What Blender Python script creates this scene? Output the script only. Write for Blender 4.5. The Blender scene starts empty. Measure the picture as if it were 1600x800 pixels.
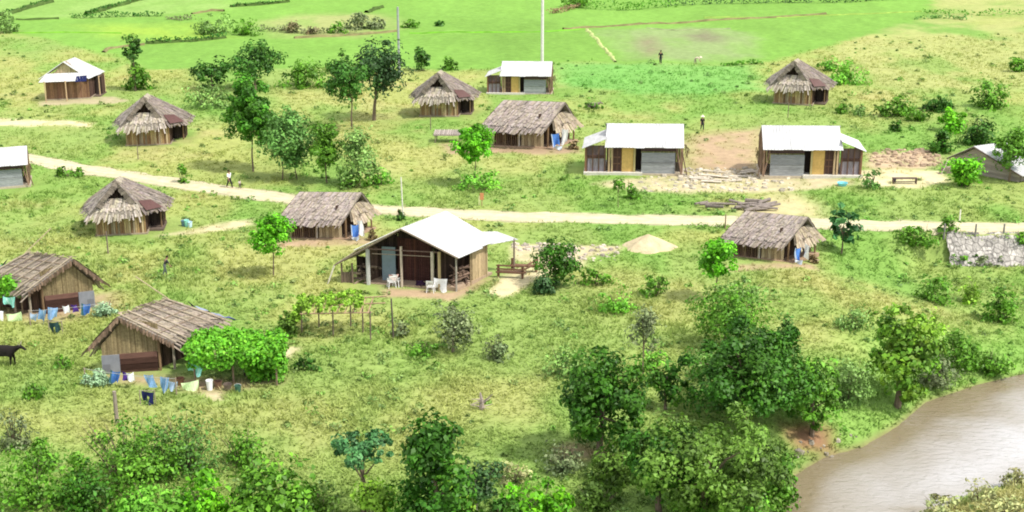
import bpy, math, random
import numpy as np
from mathutils import Vector

random.seed(7)
scene = bpy.context.scene
COL = scene.collection
R = math.radians

# ------------------------------------------------------------------ camera
FPX, PITCH, CAMH = 2198.0, R(17.7), 32.0        # focal length in px of a 1600 px wide frame
cam_d = bpy.data.cameras.new('camera')
cam = bpy.data.objects.new('camera', cam_d); COL.objects.link(cam)
cam.location = (0, 0, CAMH); cam.rotation_euler = (math.pi/2 - PITCH, 0, 0)
cam_d.sensor_width = 36; cam_d.lens = 36*FPX/1600
cam_d.clip_start = 1; cam_d.clip_end = 6000
scene.camera = cam
SP, CP = math.sin(PITCH), math.cos(PITCH)

def plane_pt(px, py, z=0.0):
    a, b = (px-800)/FPX, (py-400)/FPX
    dy, dz = CP - b*SP, -SP - b*CP
    t = (z-CAMH)/dz
    return np.array([a*t, dy*t])

def depth_of(x, y, z): return y*CP + (CAMH-z)*SP

# ------------------------------------------------------------------ noise
def _hash(ix, iy, s):
    n = (ix*374761393 + iy*668265263 + s*982451653).astype(np.int64)
    n = (n ^ (n >> 13))*1274126177
    n = n ^ (n >> 16)
    return (n & 0xFFFF)/65535.0
def vnoise(x, y, s=0):
    x = np.asarray(x, float); y = np.asarray(y, float)
    ix, iy = np.floor(x).astype(np.int64), np.floor(y).astype(np.int64)
    fx, fy = x-ix, y-iy
    fx = fx*fx*(3-2*fx); fy = fy*fy*(3-2*fy)
    a = _hash(ix, iy, s); b = _hash(ix+1, iy, s); c = _hash(ix, iy+1, s); d = _hash(ix+1, iy+1, s)
    return (a*(1-fx)+b*fx)*(1-fy) + (c*(1-fx)+d*fx)*fy
def fbm(x, y, s=0, o=4):
    v = 0; a = .5; t = 0
    for i in range(o):
        v = v + a*vnoise(x*2**i, y*2**i, s+i*7); t += a; a *= .5
    return v/t
def sstep(v, a, b):
    t = np.clip((v-a)/(b-a), 0, 1)
    return t*t*(3-2*t)

def poly_sd(x, y, poly):
    """signed distance, negative inside"""
    d = np.full(np.shape(x), 1e9); inside = np.zeros(np.shape(x), bool)
    n = len(poly)
    for i in range(n):
        ax, ay = poly[i]; bx, by = poly[(i+1) % n]
        ex, ey = bx-ax, by-ay
        t = np.clip(((x-ax)*ex + (y-ay)*ey)/(ex*ex+ey*ey+1e-9), 0, 1)
        d = np.minimum(d, np.hypot(x-ax-t*ex, y-ay-t*ey))
        c = (ay > y) != (by > y)
        with np.errstate(divide='ignore', invalid='ignore'):
            xc = ax + (y-ay)/(by-ay+1e-12)*ex
        inside ^= c & (x < xc)
    return np.where(inside, -d, d)
def line_d(x, y, pts):
    d = np.full(np.shape(x), 1e9)
    for (ax, ay), (bx, by) in zip(pts[:-1], pts[1:]):
        ex, ey = bx-ax, by-ay
        t = np.clip(((x-ax)*ex + (y-ay)*ey)/(ex*ex+ey*ey+1e-9), 0, 1)
        d = np.minimum(d, np.hypot(x-ax-t*ex, y-ay-t*ey))
    return d

# ------------------------------------------------------------------ lie of the land
WATER_Z = -2.4
road_px = [(-260,196),(-120,218),(0,240),(100,259),(200,275),(300,291),(400,304),(500,318),(600,328),(700,334),(800,338),(900,341),
           (1000,343),(1100,345),(1200,348),(1300,350),(1400,353),(1500,355),(1600,356),(1800,358),(2000,360)]
road = [plane_pt(*p) for p in road_px]
road_x = np.array([p[0] for p in road]); road_y = np.array([p[1] for p in road])
river_px = [(2100,480),(1800,545),(1600,588),(1530,604),(1450,630),(1405,668),(1350,700),(1290,716),(1243,745),(1230,800),(1215,1000),
            (1380,1000),(1425,840),(1450,800),(1500,778),(1560,758),(1620,738),(1800,700),(2100,640)]
river = [plane_pt(px, py, WATER_Z) for px, py in river_px]

def gz(x, y):
    x = np.asarray(x, float); y = np.asarray(y, float)
    ry = np.interp(x, road_x, road_y)
    und = (fbm(x/17, y/17, 3, 3)-.5)*.7 + (vnoise(x/4.5, y/4.5, 9)-.5)*.16
    und = und*sstep(np.abs(y-ry), 2.0, 7)
    drop = -2.1*sstep(x, 20, 33)*sstep(ry-1.45-y, 0, 6.0-4.9*sstep(x, 29, 33.5))
    hill = 2.2*sstep(x-.22*(y-130), 42, 90)*sstep(y, 125, 190)
    z = und + drop + hill
    sd = poly_sd(x, y, river)
    bank = WATER_Z - .12 + np.clip(sd, -6, 60)*.33
    near = sstep(sd, -1, 9)
    z = np.where(sd < 0, WATER_Z-.12+np.clip(sd, -4, 0)*.18, np.minimum(z, bank)*(1-near)+z*near)
    return z

def pt(px, py):
    z = 0.0
    for _ in range(14):
        x, y = plane_pt(px, py, z)
        z = .5*z + .5*float(gz(x, y))
    x, y = plane_pt(px, py, z)
    return Vector((x, y, z))
def px_per_m(p): return FPX/depth_of(p.x, p.y, p.z)
def wpoly(pts, z=0.0): return [plane_pt(a, b, z) for a, b in pts]

# ------------------------------------------------------------------ object helpers
def tag(o, label=None, cat=None, group=None, kind=None):
    if label: o['label'] = label
    if cat: o['category'] = cat
    if group: o['group'] = group
    if kind: o['kind'] = kind
    return o
def empty(name, loc, rz=0, sc=1.0):
    o = bpy.data.objects.new(name, None); COL.objects.link(o)
    o.location = loc; o.rotation_euler = (0, 0, rz); o.scale = (sc, sc, sc)
    return o
def mesh_obj(name, V, F, C, mat, parent=None, smooth=False):
    """V (n,3), F list of faces or (m,4)/(m,3) array, C (n,3) colours"""
    me = bpy.data.meshes.new(name)
    V = np.asarray(V, np.float32)
    if isinstance(F, np.ndarray):
        k = F.shape[1]; m = len(F)
        me.vertices.add(len(V)); me.vertices.foreach_set('co', V.ravel())
        me.loops.add(m*k); me.loops.foreach_set('vertex_index', F.astype(np.int32).ravel())
        me.polygons.add(m); me.polygons.foreach_set('loop_start', np.arange(0, m*k, k, dtype=np.int32))
        me.polygons.foreach_set('loop_total', np.full(m, k, np.int32))
        me.update(calc_edges=True)
    else:
        me.from_pydata(V.tolist(), [], F); me.update()
    if C is not None:
        C = np.asarray(C, np.float32)
        at = me.color_attributes.new('col', 'FLOAT_COLOR', 'POINT')
        at.data.foreach_set('color', np.hstack([C, np.ones((len(C), 1), np.float32)]).ravel())
    if smooth: me.polygons.foreach_set('use_smooth', np.ones(len(me.polygons), bool))
    me.materials.append(mat)
    o = bpy.data.objects.new(name, me); COL.objects.link(o)
    if parent: o.parent = parent
    return o
def copy_tree(o, parent=None):
    c = o.copy(); COL.objects.link(c)
    if parent: c.parent = parent
    for ch in list(o.children): copy_tree(ch, c)
    return c

rnd = random.Random(11)
def jit(c, a=.12, r=None):
    k = 1 + (r or rnd).uniform(-a, a)
    return tuple(min(.9, v*k) for v in c)

class MB:
    """collects faces with their own colours; build() links them as ONE mesh object"""
    def __init__(s, T=None): s.V, s.F, s.C, s.T = [], [], [], T
    def face(s, pts, col):
        i = len(s.V)
        for p in pts: s.V.append(tuple(p)); s.C.append(col)
        s.F.append(list(range(i, i+len(pts))))
    def slab(s, pts, t, col):
        """prism: polygon pts extruded by vector t"""
        t = Vector(t); P = [Vector(p) for p in pts]; Q = [p+t for p in P]
        s.face(P, col); s.face(Q[::-1], col)
        n = len(P)
        for i in range(n): s.face([P[i], Q[i], Q[(i+1) % n], P[(i+1) % n]], col)
    def box(s, a, b, col):
        (x0, y0, z0), (x1, y1, z1) = a, b
        s.slab([(x0,y0,z0),(x1,y0,z0),(x1,y1,z0),(x0,y1,z0)], (0,0,z1-z0), col)
    def bar(s, p, q, r, col, n=6, r2=None):
        p, q = Vector(p), Vector(q); d = (q-p).normalized()
        u = d.orthogonal().normalized(); v = d.cross(u); r2 = r if r2 is None else r2
        A = [p+(u*math.cos(k*2*math.pi/n)+v*math.sin(k*2*math.pi/n))*r for k in range(n)]
        B = [q+(u*math.cos(k*2*math.pi/n)+v*math.sin(k*2*math.pi/n))*r2 for k in range(n)]
        for i in range(n): s.face([A[i], A[(i+1) % n], B[(i+1) % n], B[i]], col)
        s.face(A[::-1], col); s.face(B, col)
    def tube(s, P, rad, col, n=6):
        for i in range(len(P)-1): s.bar(P[i], P[i+1], rad[i], col, n, rad[i+1])
    def build(s, name, mat, parent=None, smooth=False):
        V = s.V if s.T is None else [s.T(p) for p in s.V]
        return mesh_obj(name, V, s.F, s.C, mat, parent, smooth)

# ------------------------------------------------------------------ materials
def mat(name, rough=.85, ns=6.0, na=.35, stretch=(1,1,1), bump=.0, bs=20.0, spec=.2, trans=0.0, coord='Object', sat=0.0, metal=0):
    m = bpy.data.materials.new(name); m.use_nodes = True
    nt = m.node_tree; N = nt.nodes; L = nt.links
    bsdf = N['Principled BSDF']; out = N['Material Output']
    at = N.new('ShaderNodeAttribute'); at.attribute_name = 'col'
    tc = N.new('ShaderNodeTexCoord'); mp = N.new('ShaderNodeMapping'); mp.inputs['Scale'].default_value = stretch
    if coord == 'World':
        g = N.new('ShaderNodeNewGeometry'); L.new(g.outputs['Position'], mp.inputs['Vector'])
    else: L.new(tc.outputs['Object'], mp.inputs['Vector'])
    no = N.new('ShaderNodeTexNoise'); no.inputs['Scale'].default_value = ns; no.inputs['Detail'].default_value = 6
    no.inputs['Roughness'].default_value = .65
    L.new(mp.outputs['Vector'], no.inputs['Vector'])
    mr = N.new('ShaderNodeMapRange'); mr.inputs['From Min'].default_value = .25; mr.inputs['From Max'].default_value = .75
    mr.inputs['To Min'].default_value = 1-na; mr.inputs['To Max'].default_value = 1+na
    L.new(no.outputs['Fac'], mr.inputs['Value'])
    vm = N.new('ShaderNodeVectorMath'); vm.operation = 'SCALE'
    L.new(at.outputs['Color'], vm.inputs[0]); L.new(mr.outputs['Result'], vm.inputs['Scale'])
    L.new(vm.outputs['Vector'], bsdf.inputs['Base Color'])
    bsdf.inputs['Roughness'].default_value = rough; bsdf.inputs['Specular IOR Level'].default_value = spec
    bsdf.inputs['Metallic'].default_value = metal
    if bump:
        n2 = N.new('ShaderNodeTexNoise'); n2.inputs['Scale'].default_value = bs; n2.inputs['Detail'].default_value = 5
        L.new(mp.outputs['Vector'], n2.inputs['Vector'])
        b = N.new('ShaderNodeBump'); b.inputs['Strength'].default_value = bump; b.inputs['Distance'].default_value = .1
        L.new(n2.outputs['Fac'], b.inputs['Height']); L.new(b.outputs['Normal'], bsdf.inputs['Normal'])
    if trans:
        tr = N.new('ShaderNodeBsdfTranslucent'); mx = N.new('ShaderNodeMixShader'); mx.inputs['Fac'].default_value = trans
        L.new(vm.outputs['Vector'], tr.inputs['Color'])
        L.new(bsdf.outputs['BSDF'], mx.inputs[1]); L.new(tr.outputs['BSDF'], mx.inputs[2]); L.new(mx.outputs['Shader'], out.inputs['Surface'])
    return m
M_LEAF = mat('leaf', .5, 2.0, .15, trans=.18, spec=.25)
M_GRASS = mat('grass', .7, 1.5, .12, trans=.3, spec=.15, coord='World')
M_BARK = mat('bark', .9, 8, .4, (1,1,.3), bump=.5)
M_THATCH = mat('thatch', .95, 7, .4, bump=.4, bs=30, spec=.05)
M_WOOD = mat('wood', .85, 5, .4, (3,3,.5), bump=.3, spec=.15)
M_BOARD = mat('weathered_board', .85, 3, .35, (.6,.6,5), bump=.3, spec=.15)
M_TIN = mat('roof_metal', .45, 1.6, .2, (1.6,.5,1), spec=.4)
M_CONC = mat('concrete', .9, 4, .2, bump=.2)
M_CLOTH = mat('cloth', .9, 3, .12, spec=.1)
M_PLAST = mat('plastic', .4, 3, .06, spec=.4)
M_SKIN = mat('skin', .6, 8, .06, spec=.3)
M_HIDE = mat('hide', .75, 6, .2, spec=.2)
M_EARTH = mat('earth', .95, 1.2, .22, bump=.5, bs=6, coord='World', spec=.05)
M_STONE = mat('stone', .9, 1.5, .25, bump=.6, bs=5, coord='World')

# ------------------------------------------------------------------ ground: colours of the place
GREEN = np.array([.208,.292,.080]); DRY = np.array([.29,.315,.100]); STRAW = np.array([.355,.325,.14]); LUSH = np.array([.135,.275,.052])
PADDY = np.array([.175,.335,.062]); EMER = np.array([.135,.32,.075]); DIRT = np.array([.50,.44,.27]); SOIL = np.array([.30,.22,.14]); MUD = np.array([.215,.26,.125])
ROADC = np.array([.50,.455,.30])
paddy = wpoly([(-500,-90),(1460,-90),(1452,25),(1400,40),(1300,72),(1215,92),(1140,99),(970,101),(930,97),(860,102),(700,112),(640,106),(560,104),
               (440,110),(330,106),(225,106),(200,92),(150,80),(90,68),(20,50),(-100,40),(-500,30)])
mudf = wpoly([(918,47),(1010,43),(1110,40),(1180,48),(1190,88),(1130,97),(965,96)])
palef = wpoly([(-80,-40),(330,-40),(380,12),(250,26),(60,30),(-80,30)])
yellf = wpoly([(100,38),(340,34),(360,60),(230,66),(160,60)])
brownf = wpoly([(395,35),(470,22),(600,20),(640,40),(560,58),(420,60)])
emer = wpoly([(870,102),(1180,100),(1190,138),(1060,150),(880,132)])
hillside = wpoly([(1215,95),(1300,74),(1450,28),(1480,-60),(2200,-60),(2200,150),(1600,145),(1400,150),(1320,110)])
DRYZ = [wpoly(P) for P in ([(165,395),(330,385),(540,378),(560,420),(500,470),(330,470),(180,440)],[(300,640),(420,615),(640,600),(870,585),(860,650),(700,660),(560,655),(420,668)],
    [(850,430),(960,415),(1110,430),(1080,500),(960,520),(880,480)],[(-60,640),(150,628),(360,640),(330,700),(120,690),(-60,690)],[(1190,435),(1340,420),(1480,445),(1440,480),(1260,470)],
    [(1200,500),(1310,495),(1330,545),(1240,550)],[(600,215),(760,205),(900,240),(860,275),(700,268),(600,262)],[(1400,810),(1470,782),(1620,742),(1800,700),(1800,950),(1380,950)],[(-60,370),(130,372),(150,390),(-60,400)],[(430,140),(560,150),(640,170),(560,200),(420,190)],
    [(0,90),(60,95),(70,140),(200,165),(180,185),(-60,180)],[(470,480),(620,470),(600,520),(480,520)],[(400,660),(700,650),(720,720),(560,740),(430,720)])]
NEARB = wpoly([(1370,830),(1440,795),(1500,770),(1620,735),(1800,690),(2000,800),(1800,1000),(1330,1000)], -1.8)
DIRT_AND_SHADE = [
    (wpoly([(1072,56),(1100,46),(1128,56),(1120,66),(1085,64)]), np.array([.17,.17,.10]), 2.5), (wpoly([(1000,68),(1018,60),(1028,80),(1012,88)]), np.array([.20,.17,.11]), 2.5),  # polygon, colour, softness
    (wpoly([(-60,183),(60,186),(150,192),(140,199),(50,197),(-60,196)]), DIRT, .7),
    (wpoly([(255,372),(300,356),(345,346),(395,342),(400,352),(340,360),(290,370)]), DIRT*.9, .6),
    (wpoly([(752,455),(775,436),(815,412),(860,408),(870,418),(835,432),(806,456),(780,462)]), DIRT*1.0, .4),
    (wpoly([(795,382),(850,378),(950,384),(975,386),(960,398),(915,402),(905,416),(860,412),(800,402)]), DIRT*.85, .5),
    (wpoly([(1338,268),(1380,262),(1470,268),(1482,284),(1440,294),(1350,294)]), DIRT*1.05, .3),
    (wpoly([(925,286),(1000,280),(1060,272),(1180,262),(1330,283),(1340,293),(1240,300),(1100,300),(1000,296)]), DIRT*.85, .8),
    (wpoly([(1072,210),(1190,200),(1195,268),(1075,268)]), SOIL*1.15, 2.2),
    (wpoly([(1355,238),(1455,232),(1475,252),(1450,264),(1360,262)]), np.array([.40,.31,.20]), .9),
    (wpoly([(440,547),(470,541),(478,546),(455,562),(442,560)]), DIRT*.9, .3),
    (wpoly([(1140,320),(1230,300),(1285,330),(1290,342),(1150,342)]), np.array([.42,.37,.2]), 2.0),
    (wpoly([(690,225),(780,228),(900,228),(905,238),(700,240)]), SOIL, .6),
    (wpoly([(435,376),(580,372),(585,384),(440,388)]), SOIL*1.2, .6),
    (wpoly([(1140,412),(1275,406),(1280,416),(1140,422)]), SOIL*1.2, .6),
    (wpoly([(60,158),(175,150),(200,158),(160,163),(60,165)]), DIRT*.7, .5),
    (wpoly([(318,612),(352,610),(356,624),(330,626)]), DIRT*.9, .3),
    (wpoly([(590,446),(690,456),(770,432),(700,470),(600,462)]), SOIL*1.2, .5),
    (wpoly([(870,700),(905,690),(950,705),(930,722),(880,722)]), SOIL*.8, .8),  # the lone tree's brown shadow painted into the soil colour
    (wpoly([(1225,668),(1290,668),(1300,690),(1240,695)], -1.5), np.array([.24,.14,.08]), .8),  # red soil, with the tree's dark shadow put into its colour
    (wpoly([(0,473),(180,460),(185,482),(100,500),(0,495)]), SOIL*1.1, 1.5),
    (wpoly([(150,590),(280,585),(440,600),(330,612),(150,600)]), SOIL*1.1, 1.0),
]
def ground_col(x, y):
    """albedo (n,3) and how much grass grows (n,)"""
    x = np.asarray(x, float); y = np.asarray(y, float)
    wx = x + (fbm(x/3, y/3, 21, 3)-.5)*2.6; wy = y + (fbm(x/3, y/3, 31, 3)-.5)*3.4
    n1 = fbm(x/15, y/22, 41, 4); n2 = fbm(x/4, y/7, 51, 4); n3 = fbm(x/1.3, y/1.6, 61, 3)
    dry = .9*sstep(n1*.6+n2*.4, .38, .66)
    lush = sstep(fbm(x/9, y/14, 71, 4), .52, .68)
    c = GREEN[None]*(1-dry[:, None]) + DRY[None]*dry[:, None]
    c = c*(1-.65*lush[:, None]) + LUSH[None]*.65*lush[:, None]
    straw = sstep(fbm(x/6, y/6, 81, 4), .56, .74)*dry
    c = c*(1-.7*straw[:, None]) + STRAW[None]*.7*straw[:, None]
    g = np.ones_like(x)
    def mix(c, col, w): return c*(1-w[:, None]) + np.asarray(col)[None]*w[:, None]
    # wetter and greener near the river and in the near corner
    sd = poly_sd(x, y, river)
    c = mix(c, LUSH*1.15, .75*(1-sstep(sd, 2, 14)))
    c = mix(c, GREEN*.95, .5*sstep(-y, -92, -70))
    for P in DRYZ:
        ww = (1-sstep(poly_sd(wx, wy, P), -2.5, 2.5))*(.35+.65*sstep(n2, .32, .58))
        c = mix(c, DRY*.62+STRAW*.4, .7*ww)
    ww = 1-sstep(poly_sd(wx, wy, NEARB), -1.5, 1); c = mix(c, np.array([.36,.33,.15])*1.0, .85*ww)
    # the yellow slope on the far right
    w = 1-sstep(poly_sd(wx, wy, hillside), -4, 3)
    c = mix(c, np.array([.315,.335,.125]), .85*w*sstep(n2, .28, .6))
    w = 1-sstep(poly_sd(wx, wy, emer), -2, 3)
    c = mix(c, EMER, .85*w)
    # paddies
    psd = poly_sd(wx, wy, paddy)
    w = 1-sstep(psd, -1.2, 1.2)
    fld = .62+.30*fbm(x/22, y/30, 91, 3)+.10*n2+.16*(fbm(x/1.6, y/5, 95, 3)-.4)
    c = c*(1-w[:, None]) + (PADDY[None]*fld[:, None])*w[:, None]
    g = g*(1-w)
    for P, col, k, soft in ((mudf, MUD, .75, 3), (palef, np.array([.22,.34,.095]), .8, 3), (yellf, np.array([.27,.38,.05]), .6, 5), (brownf, np.array([.30,.30,.13]), .75, 5)):
        ww = (1-sstep(poly_sd(wx, wy, P), -soft, soft*.6))*k*(.55+.45*sstep(n2, .35, .6))
        c = mix(c, col, ww)
    for P, col, soft in DIRT_AND_SHADE:
        ww = 1-sstep(poly_sd(wx*.5+x*.5, wy*.5+y*.5, P), -soft, soft)
        ww = ww*(.75+.25*sstep(n3, .35, .5))
        c = mix(c, col, ww); g = g*(1-ww)
    # worn verge and road bed, river bed and its margin
    ry = np.interp(x, road_x, road_y); rd = np.abs(wy*.35+y*.65-ry)
    ww = 1-sstep(rd, 1.1, 1.7); c = mix(c, ROADC*.8, ww); g = g*(1-ww)
    ww = 1-sstep(sd, -.2, .7); c = mix(c, np.array([.20,.15,.085]), ww); g = g*(1-sstep(-sd, -.6, -.1))
    c = c*(.92+.16*n3[:, None])
    return c, g

# ------------------------------------------------------------------ ground sheet
def spaced(lo, hi, step, grow, far):
    a = list(np.arange(lo, hi, step)); s = step; b = []
    v = hi
    while v < far: b.append(v); s *= grow; v += s
    return a + b
xs_pos = spaced(0, 62, .36, 1.12, 2500); xs = np.array([-v for v in xs_pos[:0:-1]] + xs_pos)
ys = [45.0]
while ys[-1] < 275: ys.append(ys[-1] + max(.3, .0042*ys[-1]-.05))
st = 1.2
while ys[-1] < 3500: st *= 1.13; ys.append(ys[-1]+st)
pre = []; v = 45; st = .5
while v > -300: st *= 1.3; v -= st; pre.append(v)
ys = np.array(pre[::-1] + ys)
GX, GY = np.meshgrid(xs, ys); gx, gy = GX.ravel(), GY.ravel()
gcol, _ = ground_col(gx, gy)
nx, ny = len(xs), len(ys)
idx = np.arange(nx*ny).reshape(ny, nx)
quads = np.stack([idx[:-1,:-1].ravel(), idx[:-1,1:].ravel(), idx[1:,1:].ravel(), idx[1:,:-1].ravel()], 1)
M_GROUND = mat('meadow_ground', .95, 1.1, .2, bump=.7, bs=3.5, coord='World', spec=.05)
ground = mesh_obj('ground', np.stack([gx, gy, gz(gx, gy)], 1), quads, gcol, M_GROUND, smooth=True)
tag(ground, 'green and straw yellow meadow with bright rice fields beyond', 'ground', kind='structure')

# ------------------------------------------------------------------ road
def ribbon(name, xs_, ys_, half, mat_, col, lift, seed, nacross=9, rag=.5):
    V, C, F = [], [], []
    n = len(xs_)
    for i in range(n):
        a, b = max(0, i-1), min(n-1, i+1)
        t = np.array([xs_[b]-xs_[a], ys_[b]-ys_[a]]); t /= np.hypot(*t); nrm = np.array([-t[1], t[0]])
        hw = half[i] if hasattr(half, '__len__') else half
        for k in range(nacross):
            f = -1 + 2*k/(nacross-1)
            e = hw*(1 + rag*(float(fbm(np.array(i*.35), np.array(0. if f < 0 else 9.), seed, 3))-.5))
            x, y = np.array([xs_[i], ys_[i]]) + nrm*f*e
            crown = lift*(1-.85*abs(f)**3)
            V.append((x, y, float(gz(x, y))+crown))
            rut = 1 - .16*math.exp(-((abs(f)-.45)/.14)**2) + .2*(float(fbm(x*.5, y*1.1, seed+5, 4))-.5) + .07*math.exp(-(f/.16)**2)*0 - (.22 if abs(f) < .14 and float(fbm(x*.45, y*.2, 3, 3)) > .55 else 0)
            edge = abs(f)**4
            C.append(np.array(col)*rut*(1-.25*edge))
    for i in range(n-1):
        for k in range(nacross-1):
            q = i*nacross+k; F.append((q, q+1, q+nacross+1, q+nacross))
    return mesh_obj(name, V, np.array(F)[:, ::-1], C, mat_, smooth=True)
rx = np.arange(-95, 90, .6)
ribbon_y = np.interp(rx, road_x, road_y)
k = np.ones(9)/9; ribbon_y = np.convolve(np.pad(ribbon_y, 4, 'edge'), k, 'valid')
tag(ribbon('dirt_road', rx, ribbon_y, 1.36, M_EARTH, ROADC, .07, 5, 15, .9), 'pale dry dirt road running across the village', 'road', kind='structure')

# ------------------------------------------------------------------ river
def river_sheet():
    xs_ = np.arange(5, 120, .5); ys_ = np.arange(20, 125, .5)
    X, Y = np.meshgrid(xs_, ys_); sd = poly_sd(X.ravel(), Y.ravel(), river)
    keep = sd < 1.5
    n0, n1 = len(xs_), len(ys_); ix = np.arange(n0*n1).reshape(n1, n0)
    q = np.stack([ix[:-1,:-1].ravel(), ix[:-1,1:].ravel(), ix[1:,1:].ravel(), ix[1:,:-1].ravel()], 1)
    q = q[keep[q].all(1)]
    used = np.unique(q); remap = -np.ones(n0*n1, int); remap[used] = np.arange(len(used))
    x, y, s = X.ravel()[used], Y.ravel()[used], sd[used]
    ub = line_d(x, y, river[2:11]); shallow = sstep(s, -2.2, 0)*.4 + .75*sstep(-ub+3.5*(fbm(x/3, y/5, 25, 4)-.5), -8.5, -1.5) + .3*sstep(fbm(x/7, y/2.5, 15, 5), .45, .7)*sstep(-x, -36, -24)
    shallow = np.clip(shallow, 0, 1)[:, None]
    c = np.array([.45,.45,.47])*(1-shallow) + np.array([.19,.155,.095])*shallow  # pale glare of the sky is put into the open water's colour
    m = bpy.data.materials.new('river_water'); m.use_nodes = True
    N, L = m.node_tree.nodes, m.node_tree.links; b = N['Principled BSDF']
    at = N.new('ShaderNodeAttribute'); at.attribute_name = 'col'; L.new(at.outputs['Color'], b.inputs['Base Color'])
    b.inputs['Roughness'].default_value = .16; b.inputs['IOR'].default_value = 1.33; b.inputs['Specular IOR Level'].default_value = .9
    g = N.new('ShaderNodeNewGeometry'); mp = N.new('ShaderNodeMapping'); mp.inputs['Scale'].default_value = (.8, 1.7, 1); mp.inputs['Rotation'].default_value = (0,0,R(12))
    L.new(g.outputs['Position'], mp.inputs['Vector'])
    no = N.new('ShaderNodeTexNoise'); no.inputs['Scale'].default_value = 1.9; no.inputs['Detail'].default_value = 6; no.inputs['Distortion'].default_value = .8
    L.new(mp.outputs['Vector'], no.inputs['Vector'])
    bp = N.new('ShaderNodeBump'); bp.inputs['Strength'].default_value = .55; bp.inputs['Distance'].default_value = .2
    L.new(no.outputs['Fac'], bp.inputs['Height']); L.new(bp.outputs['Normal'], b.inputs['Normal'])
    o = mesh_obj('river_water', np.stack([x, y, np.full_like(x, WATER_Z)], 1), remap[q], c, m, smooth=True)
    tag(o, 'shallow silty river with pale sky glare and brown margins', 'water', kind='structure')
river_sheet()

# ------------------------------------------------------------------ paddy banks
def bank_line(pxs, w=.5, h=.35, col=(.10,.13,.04), name='paddy_bank'):
    P = [pt(*p) for p in pxs]; Q = []
    for a, b in zip(P[:-1], P[1:]):
        m = max(2, int((b-a).length/1.0))
        Q += [a.lerp(b, i/m) for i in range(m)]
    Q.append(P[-1])
    V, C, F = [], [], []
    for i, p in enumerate(Q):
        a, b = Q[max(0, i-1)], Q[min(len(Q)-1, i+1)]
        t = (b-a); t.z = 0; t.normalize(); nn = Vector((-t.y, t.x, 0))
        hh = h*rnd.uniform(.6, 1.3); ww = w*rnd.uniform(.8, 1.25)
        off = nn*rnd.uniform(-.2, .2)
        for f, zz in ((-1,-.05),(-.5,hh*.9),(0,hh),(.5,hh*.9),(1,-.05)):
            q = p+nn*ww*f+off; V.append((q.x, q.y, float(gz(q.x, q.y))+zz)); C.append(jit(col, .3))
    for i in range(len(Q)-1):
        for k in range(4):
            q = i*5+k; F.append((q, q+5, q+6, q+1))
    tag(mesh_obj(name, V, np.array(F), C, M_EARTH, smooth=True), kind='structure')
DK, BR, PL = (.06,.10,.025), (.17,.16,.07), (.36,.42,.16)
for pxs, w, h, c in [([(0,25),(40,14),(80,3)], .5,.5,DK), ([(25,31),(60,31),(92,29)], .3,.3,DK), ([(135,24),(175,12),(228,-2)], .5,.5,DK),
    ([(160,82),(172,76),(190,73),(225,70)], .35,.25,BR), ([(228,68),(300,65),(352,59)], .5,.35,DK), ([(360,11),(405,8),(452,3)], .4,.4,DK),
    ([(572,20),(596,12)], .4,.4,DK), ([(880,46),(1000,38),(1100,33),(1200,28),(1290,22)], .4,.25,BR), ([(915,46),(940,70),(962,97)], .3,.2,PL),
    ([(640,52),(760,51),(850,50),(918,46)], .3,.15,(.13,.33,.03)), ([(20,52),(100,51),(190,52)], .25,.15,(.13,.3,.03)),
    ([(460,60),(540,56),(620,49)], .4,.3,BR), ([(1100,28),(1300,24),(1440,18)], .3,.15,(.2,.3,.06)), ([(300,22),(330,17),(350,18)], .4,.3,BR),
    ([(0,-12),(300,-20),(700,-18)], .5,.4,DK), ([(1010,44),(1060,48),(1140,45)], .3,.15,MUD)]:
    bank_line(pxs, w, h, tuple(c))

def rubble_wall_material():
    m = mat('rubble_stone', .9, 1.5, .2, bump=.6, bs=5, coord='World'); N, L = m.node_tree.nodes, m.node_tree.links; b = N['Principled BSDF']
    g = N.new('ShaderNodeNewGeometry'); v = N.new('ShaderNodeTexVoronoi'); v.inputs['Scale'].default_value = 1.9; L.new(g.outputs['Position'], v.inputs['Vector'])
    e = N.new('ShaderNodeTexVoronoi'); e.feature = 'DISTANCE_TO_EDGE'; e.inputs['Scale'].default_value = 1.9; L.new(g.outputs['Position'], e.inputs['Vector'])
    r = N.new('ShaderNodeMapRange'); r.inputs['From Max'].default_value = .12; r.inputs['To Min'].default_value = .45; L.new(e.outputs['Distance'], r.inputs['Value'])
    bw = N.new('ShaderNodeSeparateColor'); L.new(v.outputs['Color'], bw.inputs['Color'])
    q = N.new('ShaderNodeMapRange'); q.inputs['To Min'].default_value = .7; q.inputs['To Max'].default_value = 1.25; L.new(bw.outputs['Red'], q.inputs['Value'])
    ml = N.new('ShaderNodeMath'); ml.operation = 'MULTIPLY'; L.new(r.outputs['Result'], ml.inputs[0]); L.new(q.outputs['Result'], ml.inputs[1])
    src = b.inputs['Base Color'].links[0].from_socket
    s = N.new('ShaderNodeVectorMath'); s.operation = 'SCALE'; L.new(src, s.inputs[0]); L.new(ml.outputs['Value'], s.inputs['Scale']); L.new(s.outputs['Vector'], b.inputs['Base Color'])
    return m
M_WALL = rubble_wall_material()

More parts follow.
